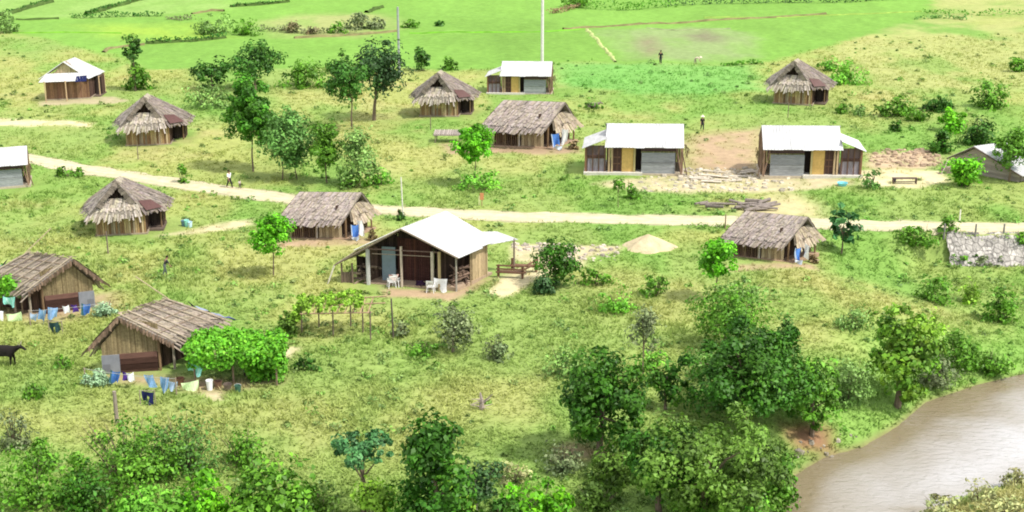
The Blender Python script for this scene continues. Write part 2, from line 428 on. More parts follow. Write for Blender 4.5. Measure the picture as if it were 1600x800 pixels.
# ------------------------------------------------------------------ light and sky
SUN_TO = Vector((3.2, -1.6, 5.2)).normalized()          # towards the sun
sl = bpy.data.lights.new('sun', 'SUN'); so = bpy.data.objects.new('sun', sl); COL.objects.link(so)
so.rotation_euler = (-SUN_TO).to_track_quat('-Z', 'Y').to_euler()
sl.energy = 3.4; sl.angle = R(5); sl.color = (1, .95, .86)
w = bpy.data.worlds.new('World'); scene.world = w; w.use_nodes = True
N, L = w.node_tree.nodes, w.node_tree.links
bg = N['Background']; bg.inputs['Strength'].default_value = .145
sky = N.new('ShaderNodeTexSky'); sky.sky_type = 'NISHITA'; sky.sun_disc = False
sky.sun_elevation = math.asin(SUN_TO.z); sky.sun_rotation = math.atan2(SUN_TO.x, SUN_TO.y); sky.dust_density = 1.5
tc = N.new('ShaderNodeTexCoord'); no = N.new('ShaderNodeTexNoise'); no.inputs['Scale'].default_value = 2.2; no.inputs['Detail'].default_value = 5
mp = N.new('ShaderNodeMapping'); mp.inputs['Scale'].default_value = (1, 1, 2.2); L.new(tc.outputs['Generated'], mp.inputs['Vector']); L.new(mp.outputs['Vector'], no.inputs['Vector'])
mr = N.new('ShaderNodeMapRange'); mr.inputs['From Min'].default_value = .36; mr.inputs['From Max'].default_value = .6; L.new(no.outputs['Fac'], mr.inputs['Value'])
mx = N.new('ShaderNodeMix'); mx.data_type = 'RGBA'; mx.inputs['B'].default_value = (8.2, 8.0, 7.7, 1)
L.new(mr.outputs['Result'], mx.inputs['Factor']); L.new(sky.outputs['Color'], mx.inputs['A']); L.new(mx.outputs['Result'], bg.inputs['Color'])
vs = scene.view_settings; vs.view_transform = 'Standard'; vs.look = 'None'; vs.gamma = 1; vs.use_curve_mapping = False; vs.exposure = .62
scene.render.filter_size = 1.9; scene.cycles.filter_width = 1.9
scene.cycles.max_bounces = 6; scene.cycles.transparent_max_bounces = 4

# ------------------------------------------------------------------ vegetation
rng = np.random.default_rng(5)
def leaf_quads(P, Nrm, size, asp=.62, bend=.25):
    """P (n,3), Nrm (n,3), size (n,) -> vertices, faces of folded rhombic leaves"""
    n = len(P)
    r = rng.normal(size=(n, 3)); u = np.cross(Nrm, r); u /= np.linalg.norm(u, axis=1)[:, None]+1e-9
    v = np.cross(Nrm, u); s = size[:, None]
    a = P - u*s*.5; b = P + v*s*.5*asp + Nrm*s*.12; c = P + u*s*.5 - Nrm*s*bend; d = P - v*s*.5*asp + Nrm*s*.12
    V = np.stack([a, b, c, d], 1).reshape(-1, 3)
    return V, np.arange(4*n).reshape(n, 4)

PAL = dict(deep=(.036,.145,.010), dark=(.046,.155,.018), vdark=(.04,.105,.028), mid=(.095,.26,.02), bright=(.11,.42,.012), olive=(.098,.19,.024),
           yellow=(.22,.40,.035), blue=(.06,.19,.06), pale=(.20,.34,.085), grey=(.19,.225,.10), dry=(.42,.39,.17), brown=(.27,.20,.10), greyb=(.10,.245,.045),
           vine=(.115,.40,.022), fresh=(.15,.43,.04))
def crown_pts(shape, W, D, Hc, n, dens_surface=.45, seed=0):
    """clump centres around the crown's centre"""
    g = np.random.default_rng(seed)
    d = g.normal(size=(n, 3)); d /= np.linalg.norm(d, axis=1)[:, None]
    r = g.random(n)**dens_surface
    p = d*r[:, None]
    if shape == 'cone':
        z = g.random(n)**1.3*2-1; rad = np.sqrt(g.random(n))*(1-.78*((z+1)/2))*1.05; a = g.random(n)*6.283
        p = np.stack([np.cos(a)*rad, np.sin(a)*rad, z], 1)
    if shape == 'tall':
        z = p[:, 2]; k = (1-.35*np.clip(z, 0, 1)-.1*np.clip(-z, 0, 1)); p[:, :2] *= k[:, None]
    if shape == 'umbrella':
        p[:, 2] = np.abs(p[:, 2])*1.0-.2-.9*(p[:, 0]**2+p[:, 1]**2)*.7
    if shape == 'dome':
        p[:, 2] = np.abs(p[:, 2])*2-1
    return p*np.array([W/2, D/2, Hc/2])

def crown_mesh(name, parent, cen, shape, W, D, Hc, pal, leaf, dens=2.0, clumps=None, seed=0, lump=.2, loose=0., hue=.35, zmin=None, extra=None, yel=.5):
    g = np.random.default_rng(seed+100)
    if clumps is None: clumps = int(np.clip(11*(W*Hc)/(leaf*6)**2, 22, 110))
    C = crown_pts(shape, W*.97, D*.97, Hc*.95, clumps, seed=seed)*(.86+.28*g.random(clumps))[:, None]
    base = np.array(PAL[pal] if isinstance(pal, str) else pal)
    ntot = int(dens*math.pi*W*Hc*.9/(leaf*leaf*.4)); ntot = int(np.clip(ntot, 150, 24000))
    cl = g.integers(0, clumps, ntot)
    cr = lump*min(W, Hc*1.3)*(.45+1.1*g.random(clumps)**1.4)
    d = g.normal(size=(ntot, 3)); d /= np.linalg.norm(d, axis=1)[:, None]
    rr = g.random(ntot)**(.5-.15*(1-loose))*(1+loose*.5*g.random(ntot))
    P = C[cl] + d*(cr[cl]*rr)[:, None]*np.array([1, 1, .75])
    out = C[cl]/np.array([W/2, D/2, Hc/2]); 
    Nn = d*.7 + out*.5 + np.array([0, 0, .55]) + g.normal(size=(ntot, 3))*.35
    Nn /= np.linalg.norm(Nn, axis=1)[:, None]
    size = leaf*(.45+1.05*g.random(ntot)**1.4)
    ck = .6+.8*g.random(clumps); ch = g.random(clumps)
    lk = (ck[cl]*(.75+.5*g.random(ntot)))[:, None]
    hy = (hue*ch[cl]*.6+hue*.4*g.random(ntot))[:, None]
    col = base[None]*lk; tgt = np.stack([col[:, 1]*yel*1.2, col[:, 1]*1.18, col[:, 2]], 1)
    col = col*(1-hy)+tgt*hy
    P = P+np.array(cen)[None]
    if zmin is not None:
        P[:, 2] = np.where(P[:, 2] < zmin, zmin + g.random(ntot)*.25, P[:, 2])
    V, F = leaf_quads(P, Nn, size)
    cc = np.repeat(col, 4, axis=0)
    if extra is not None:
        v2, f2, c2 = extra; F = np.vstack([F, np.array(f2)+len(V)]); V = np.vstack([V, v2]); cc = np.vstack([cc, c2])
    return mesh_obj(name, V, F, cc, M_LEAF, parent), C+np.array(cen)[None]

tree_no = [0]
def tree(px, yb, w, yt, yc, pal, label, name='tree', cat='tree', group=None, shape='ball', leaf=None, dens=1.7, lump=.2, loose=0., trunks=1,
         lean=0., tr=None, hue=.4, barkc=(.16,.12,.085), clumps=None, yel=.5, cx=None):
    """trunk foot at (px, yb); crown w wide between yt and yc (pixels of the photograph turned into metres here)"""
    tree_no[0] += 1; sd = tree_no[0]*13
    f = pt(px, yb); s = px_per_m(f); k = s*.95
    W = w/s; top = (yb-yt)/k; bot = max(.15, (yb-yc)/k); Hc = top-bot; D = W*.9
    leaf = leaf or float(np.clip(5.2/s, .19, .40)); dens *= 1.25
    root = empty(name, f); tag(root, label, cat, group)
    ox = 0 if cx is None else (cx-px)/s
    cr, C = crown_mesh('crown', root, (ox+lean, 0, bot+Hc/2), shape, W, D, Hc, pal, leaf, dens, clumps, sd, lump, loose, hue, zmin=.05, yel=yel)
    mb = MB(); g = random.Random(sd)
    tr = tr or max(.05, min(.2, .021*top+.014*W))
    for t in range(trunks):
        bx = (t-(trunks-1)/2)*W*.3
        tx, tz = ox*.8+lean*.6+bx*.6, bot+Hc*.55
        pts = [Vector((bx, 0, -.3))]; rad = [tr*1.25]
        for i in range(1, 5):
            f_ = i/4; pts.append(Vector((bx*(1-f_)+tx*f_+g.uniform(-.12, .12)*min(1, W*.3), g.uniform(-.1, .1), tz*f_))); rad.append(tr*(1-.6*f_))
        col = jit(barkc, .2, g); mb.tube(pts, rad, col)
        order = list(range(len(C))); g.shuffle(order)
        for j in order[:6 if trunks == 1 else 4]:
            st = pts[3].lerp(pts[2], g.random()); en = Vector(C[j]); md = st.lerp(en, .5)+Vector((0, 0, .1*Hc))*g.random()
            mb.tube([st, md, en], [tr*.42, tr*.3, tr*.12], jit(barkc, .2, g), 5)
    mb.build('trunk', M_BARK, root)
    return root

def bush(px, yb, w, yt, pal, label, name='bush', cat='bush', group=None, leaf=None, dens=1.5, lump=.24, loose=.25, hue=.45, shape='dome', stems=6, clumps=None, yel=.5, depth=.8, sh=.95):
    tree_no[0] += 1; sd = tree_no[0]*13
    f = pt(px, yb); s = px_per_m(f); W = w/s; H = max(.35, (yb-yt)/(s*sh)); D = W*depth
    f.y += D*.25; f.z = float(gz(f.x, f.y))
    leaf = leaf or float(np.clip(5.2/s, .18, .40)); dens *= 1.15
    mb = MB(); g = random.Random(sd)
    for _ in range(stems):
        a = g.uniform(0, 6.28); r = g.uniform(.1, .42)
        en = Vector((math.cos(a)*r*W, math.sin(a)*r*D, H*g.uniform(.5, .95)))
        p0 = Vector((en.x*.2, en.y*.2, -.15)); md = p0.lerp(en, .5)+Vector((0, 0, .1*H))
        mb.bar(p0, md, .03, jit((.17,.13,.09), .2, g), 4, .022); mb.bar(md, en, .022, jit((.17,.13,.09), .2, g), 4, .01)
    quads = [q for q in mb.F if len(q) == 4]
    ex = (np.array(mb.V), np.array(quads), np.array(mb.C)) if quads else None
    o, _ = crown_mesh(name, None, (0, 0, H*.5), shape, W, D, H, pal, leaf, dens, clumps, sd, lump, loose, hue, zmin=.02, extra=ex, yel=yel)
    o.location = f
    tag(o, label, cat, group)
    return o

def hedge(pxs, w, h, pal, label, leaf=.4, n=70, cat='hedgerow', name='hedgerow'):
    """a ragged line of scrub along a field bank"""
    P = [pt(*p) for p in pxs]; seg = [0]
    for a, b in zip(P[:-1], P[1:]): seg.append(seg[-1]+(b-a).length)
    Lt = seg[-1]; m = int(Lt*n/3); g = np.random.default_rng(int(Lt*100))
    t = g.random(m)*Lt; prof = .35+.9*fbm(t/2.6, t*0, int(Lt), 3)
    q = np.array([[np.interp(tt, seg, [p[i] for p in P]) for i in (0, 1)] for tt in t])
    q += g.normal(size=(m, 2))*w*.4
    z = gz(q[:, 0], q[:, 1]) + g.random(m)**.8*h*prof
    Pp = np.stack([q[:, 0], q[:, 1], z], 1)
    Nn = g.normal(size=(m, 3))*.6+np.array([0, -.2, .7]); Nn /= np.linalg.norm(Nn, axis=1)[:, None]
    V, F = leaf_quads(Pp, Nn, leaf*(.6+.7*g.random(m)))
    col = np.array(PAL[pal])[None]*(.6+.7*vnoise(t/1.5, t*0, 4)+.2*g.random(m))[:, None]
    tag(mesh_obj(name, V, F, np.repeat(col, 4, axis=0), M_LEAF), label, cat, kind='stuff')

# trees of the middle of the village
tree(396,268,80,116,240,(.055,.215,.014),'dense deep green tree, tallest in the row above the road','leafy_tree',shape='tall',dens=3.6,leaf=.28,hue=.35,clumps=90,lump=.16,tr=.09)
tree(453,281,80,170,266,(.12,.28,.06),'loose grey green tree on two thin trunks, right of the tall dense tree','leafy_tree',shape='tall',dens=1.7,loose=.35,trunks=2,hue=.3,tr=.06)
tree(511,286,54,190,267,'mid','narrow green tree on one thin trunk, third in the row above the road','leafy_tree',shape='tall',dens=2.6,hue=.5,tr=.07,clumps=50)
tree(560,290,76,210,280,'pale','pale feathery sapling with low branches, last of the row above the road','leafy_tree',shape='cone',dens=1.3,loose=.5,hue=.4,tr=.05)
rg='round bright green garden trees'
tree(742,292,66,198,256,'bright','round bright green tree above the road, at the long hut','round_tree',group=rg,dens=3.0,tr=.06,leaf=.24,hue=.25,lump=.15,clumps=70)
tree(427,432,62,338,398,'bright','round bright green tree beside the thatched hut below the road','round_tree',group=rg,dens=3.0,tr=.06,leaf=.24,hue=.25,lump=.15,clumps=70)
tree(1118,470,64,372,433,'bright','round bright green tree at the left end of the thatched hut nearest the river','round_tree',group=rg,dens=3.0,tr=.06,leaf=.24,hue=.25,lump=.15,clumps=70)
tree(1314,398,54,318,386,'blue','dark blue green tree with gappy crown, standing at the road right of a thatched hut','broadleaf_tree',dens=.95,loose=.35,leaf=.5,lump=.15,hue=.2,tr=.07)
tree(868,447,68,373,437,'deep','dense green tree beside the pale yard of the large tin roofed house','broadleaf_tree',dens=1.7,hue=.5,lump=.2)
tree(212,142,35,60,97,'dark','small dark tree with a compact crown, rising behind a bush by the paddies','broadleaf_tree',dens=2.2,tr=.1)
tree(398,140,86,70,124,'dark','spreading dark green tree in front of the rice fields, left','broadleaf_tree',dens=1.7,lump=.18,hue=.3)
tree(332,138,62,95,130,'dark','low dark tree touching the spreading tree at the rice fields','broadleaf_tree',dens=1.5,loose=.3,hue=.3)
tree(584,188,82,70,146,'vdark','big very dark tree with leaning crown below the grey utility pole','broadleaf_tree',dens=1.8,lump=.18,hue=.22,cx=597)
tree(550,202,78,100,160,'dark','grey green tree on a tall bare trunk, left of the very dark tree','broadleaf_tree',dens=1.6,loose=.25,hue=.3,tr=.1)
tree(1576,284,64,200,264,'mid','light green tree in front of the grey plank hut','broadleaf_tree',dens=1.6,loose=.3,hue=.5,tr=.1)
tree(966,325,24,275,300,'mid','spindly sapling in front of the left white roofed house','sapling',dens=.8,loose=.6,tr=.03)
tree(1005,592,58,478,548,'grey','thin see through sapling on the slope above the foreground trees','sapling',dens=.7,loose=.6,shape='tall',tr=.05,hue=.3)
# foreground trees by the river
tree(938,718,140,532,700,'deep','round dense tree standing alone on the slope left of the big riverside tree','broadleaf_tree',dens=2.1,lump=.15,leaf=.24,hue=.45,clumps=60)
tree(1160,655,212,497,652,'deep','widest dark green tree on the river bank with bright top','broadleaf_tree',dens=2.2,lump=.13,leaf=.24,hue=.4,clumps=80)
tree(1135,545,136,448,528,'mid','pale green tree half hidden behind the widest riverside tree','broadleaf_tree',dens=1.0,loose=.4,hue=.4)
tree(1225,580,50,492,566,'greyb','small spiky dark tree behind the right shoulder of the widest riverside tree','broadleaf_tree',shape='cone',dens=1.4,hue=.3)
tree(1268,680,90,560,664,'mid','mid green tree at the bare red soil beside the river','broadleaf_tree',dens=1.5,lump=.18,hue=.4,leaf=.27)
tree(1040,640,56,558,625,'deep','small tree between the lone round tree and the widest riverside tree','broadleaf_tree',dens=1.7,hue=.55,leaf=.26)
tree(1402,636,118,470,626,'mid','tall yellow green tree at the water edge, rightmost of the big trees','broadleaf_tree',shape='tall',dens=1.5,lump=.15,leaf=.34,hue=.85,yel=.62)
tree(1100,828,236,640,800,'olive','broad olive tree at the bottom edge beside the river','broadleaf_tree',dens=2.0,lump=.13,leaf=.22,hue=.5,clumps=70)
tree(1030,800,118,645,775,'deep','dark tree with olive tips leaning on the broad olive tree','broadleaf_tree',dens=2.0,lump=.17,leaf=.23,hue=.4,clumps=40)
tree(680,850,150,642,845,'deep','cone shaped tree wrapped in big leaved creeper at the bottom edge','creeper_tree','tree',shape='cone',dens=2.6,lump=.17,leaf=.31,hue=.4,clumps=90)
tree(568,812,100,672,722,'blue','umbrella shaped blue green tree on a bare trunk at the bottom edge','umbrella_tree',shape='ball',dens=2.0,lump=.15,leaf=.23,hue=.2,tr=.13,clumps=34)
tree(745,805,80,715,785,'vdark','scraggly dark tree with dead twigs right of the creeper covered tree','broadleaf_tree',dens=.9,loose=.5,lump=.2,leaf=.22,barkc=(.3,.26,.2))
tree(708,550,68,470,540,'grey','scraggly grey twiggy tree below the large tin roofed house','twiggy_tree',dens=1.0,loose=.5,hue=.3,leaf=.2,barkc=(.22,.18,.13))
# bushes
B = bush
B(212,142,44,94,'mid','bush under the small dark tree beside the tin skirted hut')
B(535,113,46,83,'dark','rounded dark bush at the paddy edge behind the grey green tree')
B(478,138,84,102,'mid','long low bush at the paddy edge between two dark trees',dens=1.4)
B(660,112,30,76,'dark','upright narrow dark bush above a thatched hut',shape='tall',dens=1.9)
B(704,110,26,90,'mid','small round bush above a thatched hut, beside the upright dark bush')
B(318,172,84,134,'pale','dry pale shrub behind the upper left thatched hut',dens=.8,loose=.5,hue=.6,stems=14)
B(334,54,62,23,'pale','pale bush on the paddy bank, upper left',dens=1.1); B(382,56,44,32,'mid','green bush right of the pale bush on the paddy bank',dens=1.1)
B(455,52,26,34,'brown','brownish bush on the fallow strip, leftmost'); B(487,54,22,41,'brown','tiny brown bush on the fallow strip')
B(526,52,30,36,'mid','green bush in the middle of the fallow strip'); B(562,46,40,20,'grey','grey green bush on the fallow strip near the pole')
B(590,46,34,28,'grey','low grey bush left of the grey pole'); B(640,44,30,30,'mid','green bush right of the grey pole'); B(686,41,20,32,'dark','small dark tuft alone in the paddy right of the pole')
B(900,12,60,-6,'mid','bush at the top edge right of the white pole'); B(8,52,44,20,'pale','pale bush cut by the left edge at the paddies',dens=1.)
B(1490,207,44,168,'bright','bright green bush above the grey plank hut',dens=1.9); B(1471,240,38,207,'deep','dark round bush left of the grey plank hut',dens=2.2)
B(1532,228,48,184,'dark','dark bush directly behind the grey plank hut',dens=1.9); B(1547,170,64,128,'mid','wide bush on the yellow slope at far right',dens=1.3)
B(1400,184,54,148,'mid','bush on the slope, left of three in a line',dens=1.3); B(1467,176,52,148,'dark','dark bush on the slope between two lighter ones',dens=1.5)
B(1437,190,40,168,'mid','low bush in the dip between two slope bushes')
B(1322,132,64,94,'fresh','fresh green bush right of the upper right thatched hut',dens=1.2); B(1292,112,40,98,'mid','low bush behind the roof of the upper right thatched hut')
B(1592,112,34,84,'mid','bush cut by the right edge on the yellow slope'); B(1316,178,24,162,'mid','small bush right of the wall of the upper right thatched hut')
B(1345,182,24,164,'pale','pale small bush below the fresh green bush'); B(1400,206,18,184,'deep','tiny dark bush above the brown soil patch')
B(1508,294,50,246,'bright','round bright bush hiding the end of the grey plank hut',dens=2.3,shape='ball',leaf=.3)
B(1362,296,34,264,'greyb','leggy bush at the edge of the pale yard',dens=.9,loose=.5,stems=10); B(988,312,24,288,'mid','small round bush beside the spindly sapling',dens=1.8)
B(1480,392,34,368,'mid','bush at the left end of the stone wall',dens=1.1,loose=.4); B(1545,418,50,402,'grey','low dry scrub under the stone wall',dens=.9,loose=.4); B(1511,404,46,386,'mid','bush growing at the foot of the stone wall'); B(1598,398,30,376,'mid','bush at the stone wall cut by the right edge')
B(1446,404,70,372,'mid','low spreading bush left of the stone wall',dens=1.,hue=.5); B(1420,385,40,362,'mid','bush at the road verge left of the stone wall')
B(850,460,48,428,'vdark','dark grey bush in front of the dense green tree by the yard',dens=1.9,hue=.1); B(930,448,54,420,'mid','low bush right of the dense green tree by the yard',dens=1.)
B(776,565,44,524,'grey','grey green bush right of the scraggly twiggy tree',dens=1.1); B(478,580,36,555,'dark','small dark bush at the foot of the creeper trellis',dens=1.3)
B(626,528,30,504,'grey','greyish tuft of scrub beside the bare dark pole',dens=1.,stems=12); B(660,560,60,535,'mid','low green scrub left of the twiggy tree',dens=.7)
B(52,624,36,598,'mid','green bush on the grass left of the lower thatched house'); B(96,578,40,560,'mid','low bush near the brown cow',dens=1.)
B(105,278,54,261,'mid','scrub at the road edge, upper left',dens=1.,loose=.4); B(285,288,22,256,'mid','weedy tuft by the road above the lone walkers',dens=.9)
B(555,296,60,276,'mid','grass green scrub under the pale feathery sapling',dens=.9); B(595,290,34,262,'fresh','small leafy bush right of the pale feathery sapling',dens=1.)
B(750,300,80,270,'fresh','spreading leafy scrub under the round tree beside the tin house',dens=.8,loose=.5)
B(625,345,16,328,'dark','tiny dark bush at the foot of the white road post')
B(1165,470,100,440,'pale','pale scrub behind the half hidden riverside tree',dens=.8,loose=.5)
B(1462,474,54,432,'mid','bush on the slope below the stone wall',dens=1.2); B(1516,474,36,440,'yellow','bright yellow green bush on the slope below the stone wall',dens=1.3)
B(1567,506,58,446,'mid','tall loose bush at the right edge above the river',dens=1.2,loose=.4); B(1500,580,66,520,'mid','wide bush near the river right of the tall yellow green tree',dens=1.3)
B(1552,592,60,545,'mid','bush at the river bank close to the right edge',dens=1.1); B(1450,545,56,490,'yellow','yellowish bush touching the tall yellow green tree',dens=1.2,hue=.7)
B(1465,615,70,560,'grey','grey green bush between the tall riverside tree and the water',dens=1.2); B(1330,640,70,560,'pale','pale scrub between the riverside trees',dens=1.0,loose=.45)
B(1340,520,70,480,'pale','pale loose scrub on the slope left of the tall yellow green tree',dens=.8,loose=.5)
B(965,490,60,450,'fresh','fresh green scrub in the middle of the dry slope',dens=1.0,loose=.4); B(1025,465,46,425,'mid','grassy bush below the round tree near the river',dens=.9,loose=.4)
B(1100,590,60,548,'pale','pale scrub left of the widest riverside tree',dens=.9,loose=.4); B(880,590,60,540,'pale','pale scrub above the lone round tree',dens=.7,loose=.5)
B(1020,580,40,545,'fresh','little fresh green bush under the see through sapling',dens=.9)
# the near edge
B(190,775,210,668,'mid','big leafy thicket in the lower left corner, under the stout post',dens=.8,leaf=.2,stems=30,hue=.5,loose=.5,lump=.16,clumps=34); B(130,805,100,735,'deep','deep green bush below the big thicket at the bottom edge',dens=1.2,loose=.35,leaf=.22)
B(285,745,120,655,'greyb','dull green twiggy thicket on the lower left slope',dens=.7,leaf=.19,loose=.45,stems=24); B(378,735,84,678,'mid','dusky green thicket on the lower left slope, right of the twiggy one',dens=.9,loose=.4,leaf=.2)
B(45,800,120,708,'mid','mid green bush at the bottom left corner',dens=.9,loose=.45,leaf=.22); B(62,740,66,690,'mid','small leafy bush above the bottom left corner',dens=1.2,leaf=.22)
B(20,705,54,640,'grey','thin brownish shrub at the left edge',dens=.8,loose=.5,stems=14,leaf=.19); B(240,825,140,765,'fresh','fresh green bush at the bottom edge under the big thicket',dens=1.6,leaf=.26)
B(315,820,78,732,'bright','bright leafy bush at the bottom edge, left of the broad leaved mound',dens=1.9,leaf=.27); B(425,830,156,728,'mid','mound of big shining leaves at the bottom edge',dens=2.0,leaf=.30,hue=.5,lump=.18)
B(585,825,62,735,'yellow','bright yellow green bush under the umbrella shaped tree',dens=1.7,leaf=.22,shape='tall'); B(640,835,60,770,'fresh','fresh leaves in front of the creeper covered tree',dens=1.5,leaf=.3)
B(700,835,80,725,'yellow','yellow green leaning shrub in front of the creeper covered tree',dens=.9,loose=.4,leaf=.3); B(845,812,110,752,'bright','bright creeping bush at the bottom edge between two trees',dens=1.6,leaf=.28)
B(1130,850,150,768,'fresh','pale bright bush at the bottom edge in front of the broad olive tree',dens=2.0,leaf=.27,hue=.5); B(935,800,90,755,'olive','olive scrub at the bottom edge left of the broad olive tree',dens=1.4,leaf=.22)
B(970,760,80,690,'olive','olive bush at the foot of the lone round tree',dens=1.4,leaf=.23); B(880,745,80,700,'grey','thin grey shrub in the shade of the lone round tree',dens=.7,loose=.5,stems=16,leaf=.18)
B(790,820,70,775,'dark','dark scrub at the bottom edge right of the dead twigs',dens=1.2,leaf=.22); B(500,815,70,760,'olive','olive scrub between the shining mound and the umbrella tree',dens=.9,loose=.4,leaf=.2)
B(800,760,60,725,'dry','dry straw coloured shrub right of the scraggly dark tree',dens=.8,loose=.4,leaf=.2)
B(1216,806,60,690,'mid','upright leafy bush at the water edge beside the broad olive tree',dens=1.5,leaf=.25); B(1215,790,50,740,'deep','dark bush overhanging the river at the bottom',dens=1.7,leaf=.24)
B(1535,786,70,752,'dry','dry grassy bush on the near river bank',dens=.6,leaf=.2); B(1590,760,50,735,'dry','dry straw bush on the near river bank at the right edge',dens=1.2,leaf=.2)
B(1480,810,90,775,'dry','dry yellow scrub on the near bank at the bottom edge',dens=1.,leaf=.2); B(1570,815,100,778,'dry','dry straw scrub at the bottom right corner',dens=.8,leaf=.2)
# scrub along the field banks
hedge([(112,28),(165,27),(256,25)],.7,1.0,'dark','dark line of scrub on a paddy bank, upper left'); hedge([(262,30),(285,32),(300,30)],.7,.8,'grey','short grey scrub line beside the dark one')
hedge([(900,12),(940,15),(985,16),(1060,10)],1.1,1.6,'mid','green scrub line at the top edge right of the white pole'); hedge([(1040,10),(1130,6),(1290,5),(1400,0)],1.0,1.8,'vdark','long dark scrub line along the top edge')
hedge([(228,68),(300,65),(352,59)],.8,.9,'dark','dark scrub line on the paddy bank behind the small dark tree'); hedge([(860,22),(880,18),(905,12)],.8,1.0,'brown','brownish scrub at the foot of the white pole')
hedge([(405,48),(470,52),(560,51)],1.2,1.0,'grey','low grey scrub along the fallow strip'); hedge([(135,24),(175,12),(228,-2)],.5,.7,'dark','dark scrub line slanting up the paddy bank at the top'); hedge([(360,11),(405,8),(452,3)],.4,.6,'dark','short dark scrub line at the top edge, left of centre'); hedge([(0,24),(40,13),(80,3)],.4,.6,'dark','thin dark scrub line in the upper left corner')
hedge([(1130,103),(1160,101),(1190,100)],.6,.6,'mid','low scrub at the edge of the muddy paddy'); hedge([(1440,20),(1520,24),(1600,22)],1.4,1.0,'mid','scrub line on the crest of the yellow slope',n=40)
hedge([(1430,30),(1470,28),(1510,32)],1.0,.8,'greyb','grey scrub below the crest of the yellow slope',n=50)

# grass and weeds: one object each, nobody could count them
def scatter(n, ylo, yhi, p=1.2, wide=.46):
    u = rng.random(n); a, b = ylo**(1-p), yhi**(1-p)
    y = (a+(b-a)*u)**(1/(1-p)); x = (rng.random(n)*2-1)*(wide*y+6)
    return x, y
BLOCK = []   # footprints where nothing grows (filled by the houses): (x, y, r)
def grass_tufts():
    n = 150000; x, y = scatter(n, 58, 205)
    c, g = ground_col(x, y)
    ok = rng.random(n) < g*(.45+.55*sstep(fbm(x/4, y/4, 77, 3), .3, .6))
    for bx, by, br in BLOCK: ok &= np.hypot(x-bx, y-by) > br
    x, y, c = x[ok], y[ok], c[ok]; n = len(x); z = gz(x, y)
    h = (.06+.17*fbm(x/6, y/6, 88, 3)**1.5*1.6)*(.6+.8*rng.random(n))
    V, C = [], []
    for b in range(4):
        a = rng.random(n)*6.283; r = rng.random(n)*.22
        bx, by = x+np.cos(a)*r, y+np.sin(a)*r; w = .035+.04*rng.random(n); th = rng.random(n)*3.14
        lx, ly = rng.normal(size=n)*.17, rng.normal(size=n)*.17-.04
        dx, dy = np.cos(th)*w, np.sin(th)*w; hh = h*(.6+.6*rng.random(n))
        V.append(np.stack([np.stack([bx-dx, by-dy, z-.03], 1), np.stack([bx+dx, by+dy, z-.03], 1), np.stack([bx+lx+dx*.2, by+ly+dy*.2, z+hh], 1), np.stack([bx+lx-dx*.2, by+ly-dy*.2, z+hh], 1)], 1))
        cc = c*(1.1+.34*rng.random(n))[:, None]*np.array([1.02, 1.03, .95]); C.append(np.repeat(cc[:, None], 4, 1))
    V = np.concatenate(V).reshape(-1, 3); C = np.concatenate(C).reshape(-1, 3)
    tag(mesh_obj('meadow_grass', V, np.arange(len(V)).reshape(-1, 4), C, M_GRASS), 'rough meadow grass, green with straw yellow patches', 'grass', kind='stuff')
def weeds():
    n = 5200; x, y = scatter(n, 58, 215)
    c, g = ground_col(x, y); dens = sstep(fbm(x/8, y/10, 99, 3), .48, .64)
    ok = (rng.random(n) < g*(.12+.88*dens))
    for bx, by, br in BLOCK: ok &= np.hypot(x-bx, y-by) > br+.3
    x, y, c = x[ok], y[ok], c[ok]; n = len(x); m = 22
    r = .16+.5*rng.random(n)**2.2; k = np.repeat(np.arange(n), m); N_ = n*m
    d = rng.normal(size=(N_, 3)); d[:, 2] = np.abs(d[:, 2]); d /= np.linalg.norm(d, axis=1)[:, None]
    P = np.stack([x[k], y[k], gz(x, y)[k]], 1) + d*(r[k]*rng.random(N_)**.4)[:, None]*np.array([1, 1, .95])
    Nn = d*.6+np.array([0, 0, .5])+rng.normal(size=(N_, 3))*.4; Nn /= np.linalg.norm(Nn, axis=1)[:, None]
    V, F = leaf_quads(P, Nn, (.12+.10*rng.random(N_))*(1+y[k]/260))
    pal = np.array([PAL['mid'], PAL['pale'], PAL['fresh'], PAL['olive'], PAL['greyb']])[rng.integers(0, 5, n)]
    col = (.55*pal+.45*c)[k]*(.7+.6*rng.random(N_))[:, None]
    tag(mesh_obj('meadow_weeds', V, F, np.repeat(col, 4, axis=0), M_LEAF), 'low leafy weeds scattered through the grass', 'weeds', kind='stuff')

